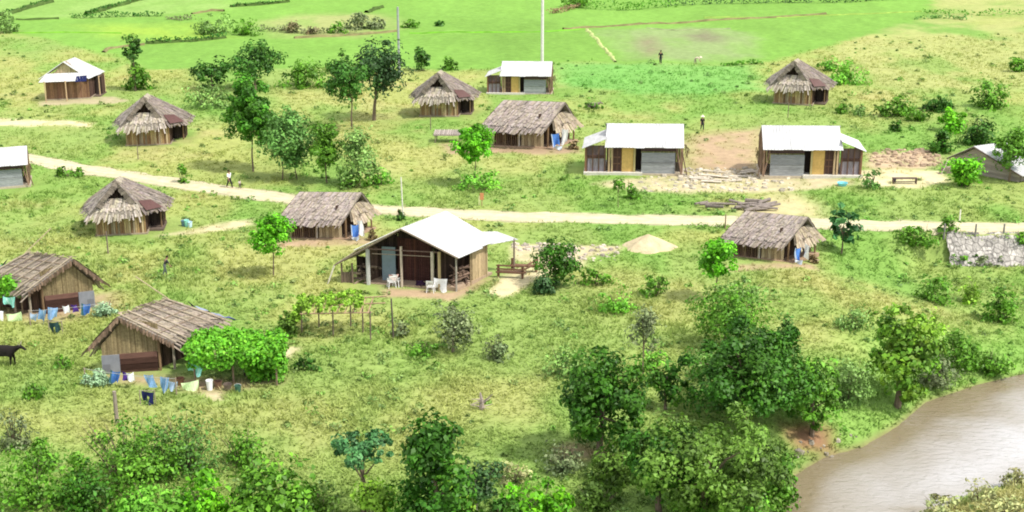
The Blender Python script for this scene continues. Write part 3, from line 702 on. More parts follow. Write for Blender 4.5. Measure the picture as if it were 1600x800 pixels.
# ------------------------------------------------------------------ houses
def frame(a, b):
    """plan axes of a building: u turned a degrees, v turned b degrees clockwise (village sheds are not square)"""
    ca, sa, cb, sb = math.cos(R(a)), math.sin(R(a)), math.cos(R(b)), math.sin(R(b))
    return lambda p: (p[0]*ca + p[1]*sb, -p[0]*sa + p[1]*cb, p[2])
def lerp(a, b, t): return Vector(a).lerp(Vector(b), t)
def bil(q, s, t): return lerp(lerp(q[0], q[1], s), lerp(q[3], q[2], s), t)
THATCH = (.285,.238,.195); THATCH_L = (.37,.33,.275); STRAWC = (.50,.42,.27); WOODC = (.20,.13,.075); DARKW = (.075,.045,.035); TANP = (.45,.33,.20); GREYB = (.24,.255,.275); TINW = (.455,.46,.465)
def thatch(mb, q, rows=8, wid=.09, col=THATCH, fringe=.3, thick=.12, seed=1, dark=.5, over=1.5):
    """q: eave-left, eave-right, ridge-right, ridge-left. A closed slab under courses of loose overlapping straw bundles."""
    g = random.Random(seed); q = [Vector(p) for p in q]
    n = (q[1]-q[0]).cross(q[3]-q[0]).normalized()
    if n.z < 0: n = -n
    base = tuple(c*.6 for c in col)
    mb.slab(q, -n*thick, base)
    for r in range(rows):
        t0 = r/rows; t1 = min(1, (r+over)/rows)
        a, b = bil(q, 0, t0), bil(q, 1, t0); m = max(4, int((b-a).length/wid)); rowk = g.uniform(.92, 1.08)
        for i in range(m):
            s0, s1 = (i-.15)/m, (i+1.15)/m
            tt = t0 - g.uniform(0, .75)/rows
            lo0, lo1, hi1, hi0 = bil(q, s0, tt), bil(q, s1, tt+g.uniform(-.1,.1)/rows), bil(q, min(1, s1), t1), bil(q, max(0, s0), t1)
            lift = n*(.03+g.uniform(.02, .07)); k = rowk*g.uniform(.72, 1.24)
            if g.random() < .05: k *= dark
            c = (col[0]*k, col[1]*k*g.uniform(.95, 1.04), col[2]*k*g.uniform(.88, 1.08))
            if r == 0:
                d = (lo0-hi0).normalized()*g.uniform(.02, fringe)+Vector((0, 0, -g.uniform(.03, fringe*.8)))
                lo0 = lo0+d; lo1 = lo1+d*g.uniform(.6, 1.2)
            mb.face([lo0+lift, lo1+lift, hi1+n*.02, hi0+n*.02], c)
def boards(mb, a, b, z0, z1, t=.05, w=.16, col=WOODC, var=.5, gap=.015, seed=3, cols=None, ztop=None):
    """upright boards from plan point a to b"""
    g = random.Random(seed); a, b = Vector((a[0], a[1], 0)), Vector((b[0], b[1], 0)); d = b-a; Lg = d.length; d.normalize(); nn = Vector((-d.y, d.x, 0))*t
    m = max(1, int(Lg/w))
    for i in range(m):
        p, q = a+d*(Lg*i/m+gap), a+d*(Lg*(i+1)/m-gap)
        base = col if not cols else g.choice(cols); c = jit(base, var, g)
        off = nn*g.uniform(-.25, .25); zt = z1 if ztop is None else ztop(i/m)
        zt += g.uniform(-.03, .03)
        P = [p+off+Vector((0,0,z0)), q+off+Vector((0,0,z0)), q+off+Vector((0,0,zt)), p+off+Vector((0,0,zt))]
        mb.slab(P, nn, c)
def sheet_roof(mb, q, col=TINW, w=.85, seam=.04, thick=.03, seed=2, var=.09):
    """metal sheets laid eave to ridge, each lapping a hair over the next, with raised ribs"""
    g = random.Random(seed); q = [Vector(p) for p in q]
    n = (q[1]-q[0]).cross(q[3]-q[0]).normalized()
    if n.z < 0: n = -n
    Lw = max((q[1]-q[0]).length, (q[2]-q[3]).length); m = max(2, int(Lw/w))
    for i in range(m):
        s0, s1 = i/m, (i+1)/m
        e = g.uniform(-.02, .01)
        c = jit(col, var, g)
        P = [bil(q, s0, e), bil(q, s1, e), bil(q, s1, 1), bil(q, s0, 1)]
        up = n*(.008*(i % 2))
        mb.slab([p+up for p in P], -n*thick, c)
        for k in range(3):
            s = s0+(s1-s0)*(k+.5)/3; pa, pb = bil(q, s, e), bil(q, s, 1); u = (bil(q, s+.02/Lw, 0)-bil(q, s-.02/Lw, 0))
            mb.face([pa-u+up+n*.002, pa+up+n*seam, pb+up+n*seam, pb-u+up+n*.002], c); mb.face([pa+up+n*seam, pa+u+up+n*.002, pb+u+up+n*.002, pb+up+n*seam], c)

def sub(root, host, kinds):
    """pieces of a part hang under that part"""
    h = [c for c in root.children if c.name.split('.')[0] == host][0]
    for c in list(root.children):
        if c.name.split('.')[0] in kinds: c.parent = h
def face_in(p): return -math.atan2(p.x, p.y)
def block(p, r): BLOCK.append((p.x, p.y, r))

# --- thatched hut with gable towards the viewer, shaggy apron and open porch on its right
def gable_hut(px, py, sc, label, name='thatched_hut', tin=False, a=5, b=9, hw=1.9, group=None):
    p = pt(px, py); root = empty(name, p, face_in(p), sc); T = frame(a, b); tag(root, label, 'hut', group)
    mb = MB(T); cols = [(.34,.22,.11),(.42,.31,.17),(.25,.15,.08),(.46,.36,.22),(.30,.24,.17)]
    if tin: cols = [(.24,.14,.08),(.28,.17,.10),(.20,.11,.07)]
    boards(mb, (-hw,0), (hw,0), -.3, 2.15, cols=cols, var=.25, seed=4); mb.build('front_wall', M_WOOD, root)
    mb = MB(T); boards(mb, (-hw,3.3), (-hw,.1), -.3, 2.15, cols=cols, var=.25, seed=5); mb.build('side_wall', M_WOOD, root)
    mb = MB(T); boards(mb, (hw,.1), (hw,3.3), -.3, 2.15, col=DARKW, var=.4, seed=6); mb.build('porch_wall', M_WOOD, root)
    mb = MB(T); boards(mb, (3.0,3.3), (-hw,3.3), -.3, 2.15, col=DARKW, var=.4, seed=7); mb.build('back_wall', M_WOOD, root)  # wall coloured dark to give the open porch its shade
    mb = MB(T); boards(mb, (hw+.05,2.0), (3.0,2.0), -.3, 2.15, col=(.04,.03,.025), var=.4, seed=8); boards(mb, (2.98,3.3), (2.98,2.1), -.3, 2.1, col=DARKW, var=.4, seed=10); mb.build('porch_shade_screen', M_WOOD, root)  # near-black boards added to paint the shade inside the porch
    mb = MB(T); mb.box((-hw-.1,-.12,-.3),(hw+.1,3.4,.1), (.30,.25,.18)); mb.box((hw+.11,.9,-.3),(3.1,3.4,.06), (.12,.09,.07)); mb.build('earth_floor', M_CONC, root)  # porch part of the floor darkened, its shade put into the colour
    for (u, v) in ((2.9,1.5),(3.0,3.2)):
        mb = MB(T); mb.bar((u,v,-.2),(u,v,2.15),.07, TANP if tin else WOODC); mb.build('porch_post', M_WOOD, root)
    mb = MB(T); mb.bar((2.9,1.5,2.05),(3.0,3.3,2.05),.06, WOODC); mb.build('porch_beam', M_WOOD, root)
    rl, rr = (-.05,-.3,4.4), (.1,1.1,4.4)
    lq = [(-2.95,3.7,2.0),(-3.0,1.2,1.98),rl,rr]
    if tin:
        rl, rr = (-.1,-.3,4.1), (.3,2.6,4.1)
        mb = MB(T); sheet_roof(mb, [(-2.75,3.7,2.35),(-2.75,-.3,2.35),rl,rr], seed=3); o = mb.build('left_roof_slope', M_TIN, root)
        mb = MB(T); sheet_roof(mb, [(2.35,-.3,2.2),(3.0,3.8,2.2),rr,rl], seed=4); mb.build('right_roof_slope', M_TIN, root)
        mb = MB(T); sheet_roof(mb, [(-2.6,-1.0,2.12),(2.2,-1.0,2.12),(1.75,-.28,2.9),(-2.0,-.28,2.9)], seed=5); mb.build('front_skirt', M_TIN, root)
        mb = MB(T); sheet_roof(mb, [(1.2,-1.12,2.04),(2.35,-1.1,2.06),(2.3,-.6,2.6),(1.2,-.6,2.56)], col=(.015,.02,.075), seed=6); mb.build('blue_tarp', M_CLOTH, root, ); root.children[-1]['label'] = 'dark blue tarpaulin over the skirt corner'
        mb = MB(T); boards(mb, (-2.0,.06), (2.0,.06), 2.1, 4.2, col=(.42,.32,.22), var=.2, seed=9, ztop=lambda s: 2.3+1.9*(1-abs(2*s-1))); mb.build('gable_panel_or_shade', M_WOOD, root)
        mb = MB(T); mb.bar((.15,-1.0,-.1),(.15,-1.0,2.2),.07, TANP); mb.build('porch_post', M_WOOD, root)
        mb = MB(T); mb.bar((-2.0,-1.0,-.1),(-2.0,-1.0,2.2),.06, TANP); mb.build('porch_post', M_WOOD, root)
    else:
        lpk = (-.05,.3,4.4)
        mb = MB(T); l1 = [(-3.0,1.2,1.98),(-2.15,-.85,1.92),rl,lpk]; l2 = [(-2.95,3.7,2.0),(-3.0,1.2,1.98),lpk,rr]
        thatch(mb, l1, 9, seed=11, wid=.12, col=(.30,.265,.235)); thatch(mb, l2, 9, seed=16); mb.build('left_roof_slope', M_THATCH, root)  # front facet in lighter thatch, the lit side put into its colour
        mb = MB(T)
        for e0, e1, sg in (((-2.15,-.85,1.92), rl, 1), ((1.75,-.5,2.02), rl, -1)):
            for i in range(26):
                f = .25+.75*i/26; a_ = lerp(e0, e1, f)+Vector((0,-.05,.06)); b_ = lerp(e0, e1, min(1, f+.05))+Vector((0,-.05,.06)); d = .42*rnd.uniform(.6,1.2)
                k = rnd.uniform(.6,1.15); mb.face([a_, b_, b_+Vector((sg*d*.8,.1,-d*.35)), a_+Vector((sg*d*.8,.1,-d*.55))], (.25*k,.21*k,.18*k))
        mb.build('gable_rim', M_THATCH, root)
        pk = (.02,.4,4.4)
        q1 = [(1.75,-.4,2.02),(3.4,1.5,1.95),pk,rl]; q2 = [(3.4,1.5,1.95),(3.4,3.7,1.95),rr,pk]
        mb = MB(T); thatch(mb, q1, 9, seed=12, wid=.12, col=(.235,.2,.175)); thatch(mb, q2, 9, seed=13, col=(.235,.2,.175)); mb.build('right_roof_slope', M_THATCH, root)  # same thatch painted darker than the lit left side
        mb = MB(T); thatch(mb, [(3.4,3.7,1.95),(-2.9,3.7,2.0),(.05,1.15,4.4),(.1,1.1,4.4)], 9, seed=15); mb.build('back_roof_slope', M_THATCH, root)
        mb = MB(T)
        for i in range(26):
            f0, f1 = i/26, (i+1.3)/26; x0, x1 = lerp(rl, rr, f0), lerp(rl, rr, f1)
            for sgn in (-1, 1):
                k = rnd.uniform(.8, 1.2); mb.face([x0+Vector((0,0,.1)), x1+Vector((0,0,.1)), x1+Vector((sgn*.34,0,-.2)), x0+Vector((sgn*.34,0,-.2-rnd.uniform(0,.1)))], (THATCH_L[0]*k*.9, THATCH_L[1]*k*.9, THATCH_L[2]*k*.85))
        mb.build('ridge_cap', M_THATCH, root)
        mb = MB(T); thatch(mb, [(-2.3,-.75,1.92),(1.75,-.75,1.92),(1.25,.02,2.95),(-1.55,.02,2.95)], 4, wid=.09, col=THATCH_L, fringe=.45, seed=14); mb.build('front_apron', M_THATCH, root)
        mb = MB(T); boards(mb, (-1.5,.7), (1.5,.7), 2.2, 4.1, col=(.075,.05,.04), var=.4, seed=9, ztop=lambda s: 2.9+1.25*(1-abs(2*s-1))); mb.build('gable_panel_or_shade', M_WOOD, root)  # dark boards paint the shade of the open gable
        nn = (Vector(q1[1])-Vector(q1[0])).cross(Vector(q1[3])-Vector(q1[0])).normalized(); nn = nn*(.14 if nn.z > 0 else -.14)
        mb = MB(T); mb.slab([bil(q1, s_, t_)+nn for s_, t_ in ((.08,-.05),(.68,-.07),(.68,.22),(.14,.28))], nn*-.15, (.085,.036,.03)); o = mb.build('rusty_sheet', M_TIN, root); o['label'] = 'rust red metal sheet at the roof corner'
        mb = MB(T)
        for i in range(34):
            v0 = 1.5+2.1*i/34; mb.face([(3.5,v0,1.98),(3.5,v0+.1,1.98),(3.55,v0+.12,1.62-rnd.uniform(0,.3)),(3.55,v0+.02,1.62-rnd.uniform(0,.3))], jit((.2,.16,.12), .4))
        for i in range(18):
            f = i/18; p0 = lerp((1.75,-.4,2.02),(3.4,1.5,1.95), f); p1 = lerp((1.75,-.4,2.02),(3.4,1.5,1.95), f+.08)
            mb.face([p0, p1, p1-Vector((0,0,.25+rnd.uniform(0,.2))), p0-Vector((0,0,.25+rnd.uniform(0,.2)))], jit((.26,.2,.15), .4))
        mb.build('eave_fringe', M_THATCH, root)
    if not tin: sub(root, 'right_roof_slope', ('rusty_sheet','ridge_cap','eave_fringe')); sub(root, 'left_roof_slope', ('gable_rim',))
    else: sub(root, 'front_skirt', ('blue_tarp',))
    sub(root, 'porch_wall', ('porch_shade_screen',))
    block(p+Vector((1.2*sc, 2.0*sc, 0)), 3.3*sc); block(p+Vector((.2*sc,.6*sc,0)), 2.2*sc)
    return root
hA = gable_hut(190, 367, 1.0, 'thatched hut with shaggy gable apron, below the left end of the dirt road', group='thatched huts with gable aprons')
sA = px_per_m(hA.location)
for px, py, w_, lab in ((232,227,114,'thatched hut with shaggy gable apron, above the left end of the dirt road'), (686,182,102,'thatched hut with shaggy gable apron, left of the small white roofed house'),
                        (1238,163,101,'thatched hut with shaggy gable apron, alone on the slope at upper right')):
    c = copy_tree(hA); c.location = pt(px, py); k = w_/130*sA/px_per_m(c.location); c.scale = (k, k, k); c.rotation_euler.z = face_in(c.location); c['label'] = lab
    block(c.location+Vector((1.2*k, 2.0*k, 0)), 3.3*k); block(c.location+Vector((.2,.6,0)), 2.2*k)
hD = gable_hut(107, 155, 1.06, 'brown hut with white tin roof and tin skirt at upper left', 'tin_roofed_hut', tin=True, a=4, b=18, hw=2.25)

# --- long thatched hut, gable end on its right
def long_hut(px, py, label, group=None):
    p = pt(px, py); root = empty('long_thatched_hut', p, face_in(p)); T = frame(9, 33); tag(root, label, 'hut', group)
    cols = [(.17,.11,.07),(.12,.075,.05),(.24,.17,.10)]; tan = [(.42,.34,.22),(.36,.28,.17),(.30,.23,.14)]
    mb = MB(T); boards(mb, (-4.3,.0), (-2.3,.0), -.2, 1.75, cols=cols, var=.3, gap=.05, seed=21); mb.build('slatted_wall', M_WOOD, root)
    mb = MB(T); boards(mb, (-2.1,.0), (-.35,.0), -.2, 1.75, cols=tan, var=.2, w=.22, seed=22); mb.build('board_wall', M_WOOD, root)
    mb = MB(T); boards(mb, (-4.3,3.2), (-4.3,.1), -.2, 1.75, cols=cols, seed=23); mb.build('side_wall', M_WOOD, root)
    mb = MB(T); boards(mb, (0,3.2), (-4.3,3.2), -.2, 1.75, cols=cols, seed=24); mb.build('back_wall', M_WOOD, root)
    mb = MB(T); boards(mb, (-.75,.1), (-.75,3.1), -.2, 2.6, col=DARKW, seed=25); mb.build('porch_wall', M_WOOD, root)
    mb = MB(T); mb.box((-4.45,-.22,-.3),(.55,3.4,.06), (.36,.25,.17)); mb.build('earth_floor', M_CONC, root)
    for (u, v, c) in ((-2.2,-.12,(.42,.38,.33)),(0,0,WOODC),(.35,3.1,WOODC),(.45,1.6,TANP)):
        mb = MB(T); mb.bar((u,v,-.2),(u,v,1.8),.07, c); mb.build('post', M_WOOD, root)
    rl, rr = (-4.35,1.55,3.35), (.5,1.55,3.35)
    mb = MB(T); thatch(mb, [(-5.0,-.7,1.5),(.12,-.7,1.5),rr,rl], 8, col=(.31,.265,.235), seed=31); mb.build('front_roof_slope', M_THATCH, root)
    mb = MB(T); thatch(mb, [(.12,3.9,1.5),(-5.0,3.9,1.5),rl,rr], 8, col=(.29,.25,.22), seed=32); mb.build('back_roof_slope', M_THATCH, root)
    mb = MB(T); thatch(mb, [(-5.05,3.85,1.5),(-5.05,-.65,1.5),(-4.4,1.5,3.3),(-4.4,1.6,3.3)], 7, seed=33); mb.build('hip_end', M_THATCH, root)
    mb = MB(T); thatch(mb, [(.62,-.15,1.45),(.62,3.5,1.45),(.05,2.6,2.5),(.05,.55,2.5)], 3, col=(.35,.29,.22), wid=.13, seed=34, fringe=.3); mb.build('end_apron', M_THATCH, root)
    mb = MB(T); boards(mb, (-.3,.6), (-.3,2.6), 1.7, 3.2, col=(.085,.06,.05), seed=35, ztop=lambda s: 2.35+.9*(1-abs(2*s-1))); mb.build('gable_panel_or_shade', M_WOOD, root)  # dark boards stand in for shade inside the open gable end
    block(p+Vector((-2, 1.8, 0)), 2.7); block(p+Vector((-.6, 1.6, 0)), 2.7); block(p+Vector((-3.4, 1.6, 0)), 2.3)
    return root
hB = long_hut(541, 373, 'long thatched hut on the near side of the road, above the large tin roofed house', 'long thatched huts')
for px, py, lab in ((856,231,'long thatched hut between the round tree and the left white roofed house'), (1231,409,'long thatched hut nearest the river, on the near side of the road')):
    c = copy_tree(hB); c.location = pt(px, py); k = px_per_m(hB.location)/px_per_m(c.location); c.scale = (k, k, k); c.rotation_euler.z = face_in(c.location); c['label'] = lab
    for dx in (-2, -.6, -3.4): block(c.location+Vector((dx*k, 1.7*k, 0)), 2.7*k)

# --- white metal roofed house with a lean-to
def tin_house(px, py, label, sc=1.0, mir=1, group=None, a=2, leanto=True, W=7.0, turn=False):
    p = pt(px, py); root = empty('white_roofed_house', p, face_in(p) if turn else 0, sc); F0 = frame(a, a+3); tag(root, label, 'house', group)
    T = (lambda q: F0((q[0], q[1], q[2]))) if mir > 0 else (lambda q: F0((-q[0], q[1], q[2])))
    D = 4.4
    mb = MB(T); mb.box((-2.05 if leanto else -.1,-.35,-.4),(3.3,D+.1,.22), (.50,.48,.42)); mb.build('plinth', M_CONC, root)
    mb = MB(T); mb.box((3.3,-.15,-.4),(W+.1,D+.1,.1), (.42,.36,.27)); mb.build('earth_floor', M_CONC, root)
    mb = MB(T); boards(mb, (W,D), (0,D), 0, 2.9, cols=[(.4,.28,.12),(.34,.24,.13)], seed=41); mb.build('back_wall', M_WOOD, root)
    for k, u in enumerate((.02, W-.06)):
        mb = MB(T); boards(mb, (u,D-.05), (u,.5), 0, 2.9, col=(.2,.13,.08), seed=42+k, ztop=lambda s: 2.8+1.2*(1-abs(2*s-1))); mb.build('side_wall', M_WOOD, root)
    mb = MB(T); mb.box((.55,.22,.2),(1.35,.3,2.75), (.085,.05,.04))
    for z in (.9,1.5): mb.box((.53,.17,z),(1.37,.22,z+.1), (.16,.09,.06))
    for u in (.55,.95,1.28): mb.box((u,.155,.2),(u+.07,.17,2.75), (.14,.08,.055))
    mb.build('shutter', M_WOOD, root)
    mb = MB(T); mb.box((1.4,.1,.22),(2.45,.25,2.75), (.56,.38,.13)); mb.build('yellow_wall', M_CONC, root)
    mb = MB(T); mb.box((2.45,.9,.15),(3.15,.98,2.75), (.03,.022,.02)); mb.build('dark_doorway', M_WOOD, root)  # near-black sheet paints the shade of the doorway recess
    mb = MB(T)
    for z0, z1, c in ((.0,1.08,(.285,.30,.31)),(1.11,2.05,(.25,.265,.28))):
        for k in range(5):
            zz = z0+(z1-z0)*k/5; mb.box((3.2,-.03+.012*(k % 2),zz+.004),(6.25,.05,zz+(z1-z0)/5-.004), jit(c, .14))
    mb.build('board_wall', M_BOARD, root)
    mb = MB(T); mb.box((3.18,.3,2.08),(6.5,.36,2.8), (.11,.07,.065)); mb.build('eave_gap_shade', M_WOOD, root)  # dark sheet painted as the shade in the gap under the eave
    for u, c in ((.15,TANP),(.42,(.40,.30,.18)),(2.47,(.4,.34,.16)),(W-.25,(.33,.22,.15))):
        mb = MB(T); mb.box((u,-.02,-.1),(u+.17,.14,2.85), c); mb.build('post', M_WOOD, root)
    mb = MB(T); mb.bar((6.3,.0,2.6),(6.85,-.35,.1),.07, (.20,.13,.09)); mb.bar((6.85,0,2.2),(7.35,-.2,.0),.06, (.16,.11,.08)); mb.build('brace', M_WOOD, root)
    mb = MB(T); mb.bar((-.1,-.05,2.78),(W+.1,-.05,2.78),.08, (.12,.08,.06)); mb.build('eave_beam', M_WOOD, root)
    mb = MB(T); sheet_roof(mb, [(-.15,-.55,2.62),(W,-.55,2.62),(W,D*.5,4.25),(-.15+.12,D*.5,4.25)], seed=5); mb.build('front_roof_slope', M_TIN, root)
    mb = MB(T); sheet_roof(mb, [(W,D+.5,2.62),(-.15,D+.5,2.62),(-.15,D*.5,4.25),(W,D*.5,4.25)], seed=6); mb.build('back_roof_slope', M_TIN, root)
    mb = MB(T)
    for i in range(16):
        q = Vector((W+.15+rnd.uniform(0,.3), rnd.uniform(-.3,1.4), rnd.uniform(1.9,2.6))); mb.bar(q, q+Vector((rnd.uniform(-.1,.35), rnd.uniform(-.2,.1), -rnd.uniform(.3,.7))), .05, jit((.16,.13,.07), .4), 4, .01)
    mb.build('hanging_bundle', M_THATCH, root)
    if leanto:
        mb = MB(T); sheet_roof(mb, [(-2.2,-.45,2.5),(-2.1,D-.3,2.5),(.0,D-.5,3.35),(-.02,-.2,3.35)], seed=7); mb.build('lean_to_roof', M_TIN, root)
        mb = MB(T); mb.box((-1.85,.2,.2),(-.05,.27,2.62), (.14,.10,.10))
        mb.box((-1.7,.18,.22),(-.2,.199,1.45), (.27,.24,.27))
        for z in (1.45,1.62): mb.box((-1.87,.1,z),(-.03,.18,z+.09), (.10,.055,.04))
        for u in (-1.85,-1.3,-.75,-.2): mb.box((u,.06,.2),(u+.1,.1,2.62), (.13,.075,.05))
        mb.build('lattice_front', M_WOOD, root)
        for v in (.05, D-.4):
            mb = MB(T); mb.box((-1.98,v,-.1),(-1.85,v+.13,2.55), (.22,.12,.07)); mb.build('lean_to_post', M_WOOD, root)
        mb = MB(T); boards(mb, (-1.9,D-.4), (-1.9,.3), 0, 2.5, col=(.2,.13,.08), seed=48); mb.build('lean_to_wall', M_WOOD, root)
    sub(root, 'front_roof_slope', ('hanging_bundle','eave_beam'))
    for dx in (-1, 1, 3, 5, 6.4): block(p+Vector((dx*mir*sc, 2.0*sc, 0)), 2.5*sc)
    return root
gC = 'white roofed houses with yellow fronts'
tin_house(947, 272, 'white roofed house with lean-to on its left, beside the brown soil', 1.0, 1, gC)
tin_house(1311, 277, 'white roofed house with lean-to on its right, beside the pale yard', 1.0, -1, gC)
tin_house(783, 147, 'small white roofed house with yellow front below the white utility pole', .84, 1, gC)
tin_house(-53, 298, 'white roofed house with grey board wall cut off by the left edge', .76, 1, gC, turn=True)

# --- thatched house with poles laid over the roof
def pole_house(px, py, label, sc, mir, group):
    p = pt(px, py); root = empty('pole_thatched_house', p, face_in(p), sc); F0 = frame(5, 48); tag(root, label, 'house', group)
    T = (lambda q: F0(q)) if mir > 0 else (lambda q: (lambda r: (-r[0], r[1], r[2]))(F0(q)))
    mb = MB(T); boards(mb, (0,.0), (3.4,.0), 1.15, 3.4, cols=[(.205,.16,.09),(.17,.13,.07),(.24,.19,.105)], w=.07, var=.2, gap=.0, seed=51, ztop=lambda s: min(1.9+3.7*s, 3.55-1.05*(s-.45) if s > .45 else 3.6)); mb.build('straw_gable', M_THATCH, root)
    mb = MB(T); mb.box((0,-.07,-.2),(1.05,.0,1.2), (.21,.22,.25)); mb.box((.08,-.085,-.1),(.5,-.07,.62), (.15,.155,.18)); mb.build('metal_panel', M_TIN, root)
    mb = MB(T)
    for k in range(4): mb.box((1.08,-.06-.01*(k % 2),-.2+k*.36),(3.3,.0,.14+k*.36), jit((.13,.07,.055), .35)); mb.build('board_wall', M_BOARD, root)
    mb = MB(T); boards(mb, (0,4.2), (0,.05), -.2, 1.9, col=WOODC, seed=52); mb.build('side_wall', M_WOOD, root)
    mb = MB(T); boards(mb, (3.4,4.2), (0,4.2), -.2, 2.4, col=WOODC, seed=53); mb.build('back_wall', M_WOOD, root)
    mb = MB(T); boards(mb, (3.0,.15), (3.0,4.1), -.2, 2.6, col=DARKW, seed=54); mb.build('porch_wall', M_WOOD, root)
    for u, v, c in ((3.45,-.05,WOODC),(4.2,.1,(.33,.28,.22)),(4.2,1.5,(.28,.22,.17)),(4.2,3.0,WOODC),(4.2,4.1,WOODC)):
        mb = MB(T); mb.bar((u,v,-.3),(u,v,1.95),.065, c); mb.build('post', M_WOOD, root)
    rl, rr = (1.5,-.55,3.78), (1.65,3.4,3.72)
    rq = [(4.55,-.5,1.78),(4.5,4.5,1.8),rr,rl]; lq = [(-.4,4.2,1.95),(-.4,-.5,1.95),rl,rr]
    rc = (.26,.22,.18)
    mb = MB(T); thatch(mb, rq, 8, wid=.11, col=rc, seed=55, fringe=.5); mb.build('right_roof_slope', M_THATCH, root)
    mb = MB(T); thatch(mb, lq, 7, wid=.16, col=(.27,.22,.17), seed=56, fringe=.6); mb.build('left_roof_slope', M_THATCH, root)
    n = (Vector(rq[1])-Vector(rq[0])).cross(Vector(rq[3])-Vector(rq[0])).normalized()
    if n.z < 0: n = -n
    for k, s in enumerate((.02,.2,.38,.56,.74,.92)):
        a_, b_ = bil(rq, s, -.04)+n*.16, bil(rq, s+.01, 1.03)+n*.16
        mb = MB(T); mb.bar(a_, b_, .038, jit((.33,.275,.205), .2)); mb.build('roof_pole', M_WOOD, root)
    for t in (.3,.55,.8):
        mb = MB(T); mb.bar(bil(rq, .01, t)+n*.1, bil(rq, .99, t+.02)+n*.1, .035, jit((.25,.19,.14), .2)); mb.build('roof_lath', M_WOOD, root)
    mb = MB(T); mb.bar(Vector(rr)+Vector((.6,-.1,-.3)), Vector(rr)+Vector((-2.1,.5,1.5)), .03, (.36,.29,.19)); mb.build('long_pole', M_WOOD, root)
    mb = MB(T)
    for i in range(40):
        f = rnd.uniform(.02,.95); q = lerp(rl, rr, f)+Vector((rnd.uniform(-.3,.35),0,.03)); d = Vector((rnd.uniform(-.35,.35), rnd.uniform(-.5,.5), rnd.uniform(-.05,.14)))
        mb.bar(q-d*.5+Vector((0,0,.05)), q+d*.5+Vector((0,0,.05)), .035, jit((.17,.14,.10) if .35 < f < .75 else (.33,.27,.2), .4), 4)
    mb.build('ridge_straw', M_THATCH, root)
    mb = MB(T)
    for i in range(34):
        f = i/34; q = lerp(lq[1], rl, f) if i % 2 else lerp(rq[0], rl, f)
        q = q+Vector((0,-.05,-.02)); mb.face([q, q+Vector((.16,0,.08)), q+Vector((.1,.05,-rnd.uniform(.2,.45))), q+Vector((-.02,.05,-rnd.uniform(.2,.45)))], jit((.22,.15,.11), .4))
    mb.build('gable_fringe', M_THATCH, root)
    mb = MB(T); q = [(4.0,4.4,2.05),(4.5,5.9,1.3),(2.6,6.1,1.6),(2.2,4.4,3.2)]; m_ = [Vector(v) for v in q]
    for i in range(5):
        for j in range(4):
            P = [bil(m_, (i+di)/5, (j+dj)/4)+Vector((0,0,.12*math.sin(3.1*(i+di)+2*(j+dj)))) for di, dj in ((0,0),(1,0),(1,1),(0,1))]
            mb.face(P, jit((.20,.23,.31), .2) if (i+j) % 3 else (.06,.07,.16))
    mb.build('blue_tarp', M_CLOTH, root)
    sub(root, 'right_roof_slope', ('roof_pole','roof_lath','ridge_straw','long_pole')); sub(root, 'left_roof_slope', ('gable_fringe',))
    for dx, dy in ((1.2,.6),(2.6,1.6),(3.8,2.6),(5,3.2)): block(p+Vector((dx*mir*sc, dy*sc, 0)), 2.0*sc)
    return root
gF = 'thatched houses with poles on the roof'
hF2 = pole_house(162, 584, 'thatched house with roof poles and lush creeper on its right, nearest the viewer', .96, 1, gF)
hF1 = pole_house(148, 479, 'thatched house with poles on the roof, cut by the left edge, creeper on its left', .95, -1, gF)

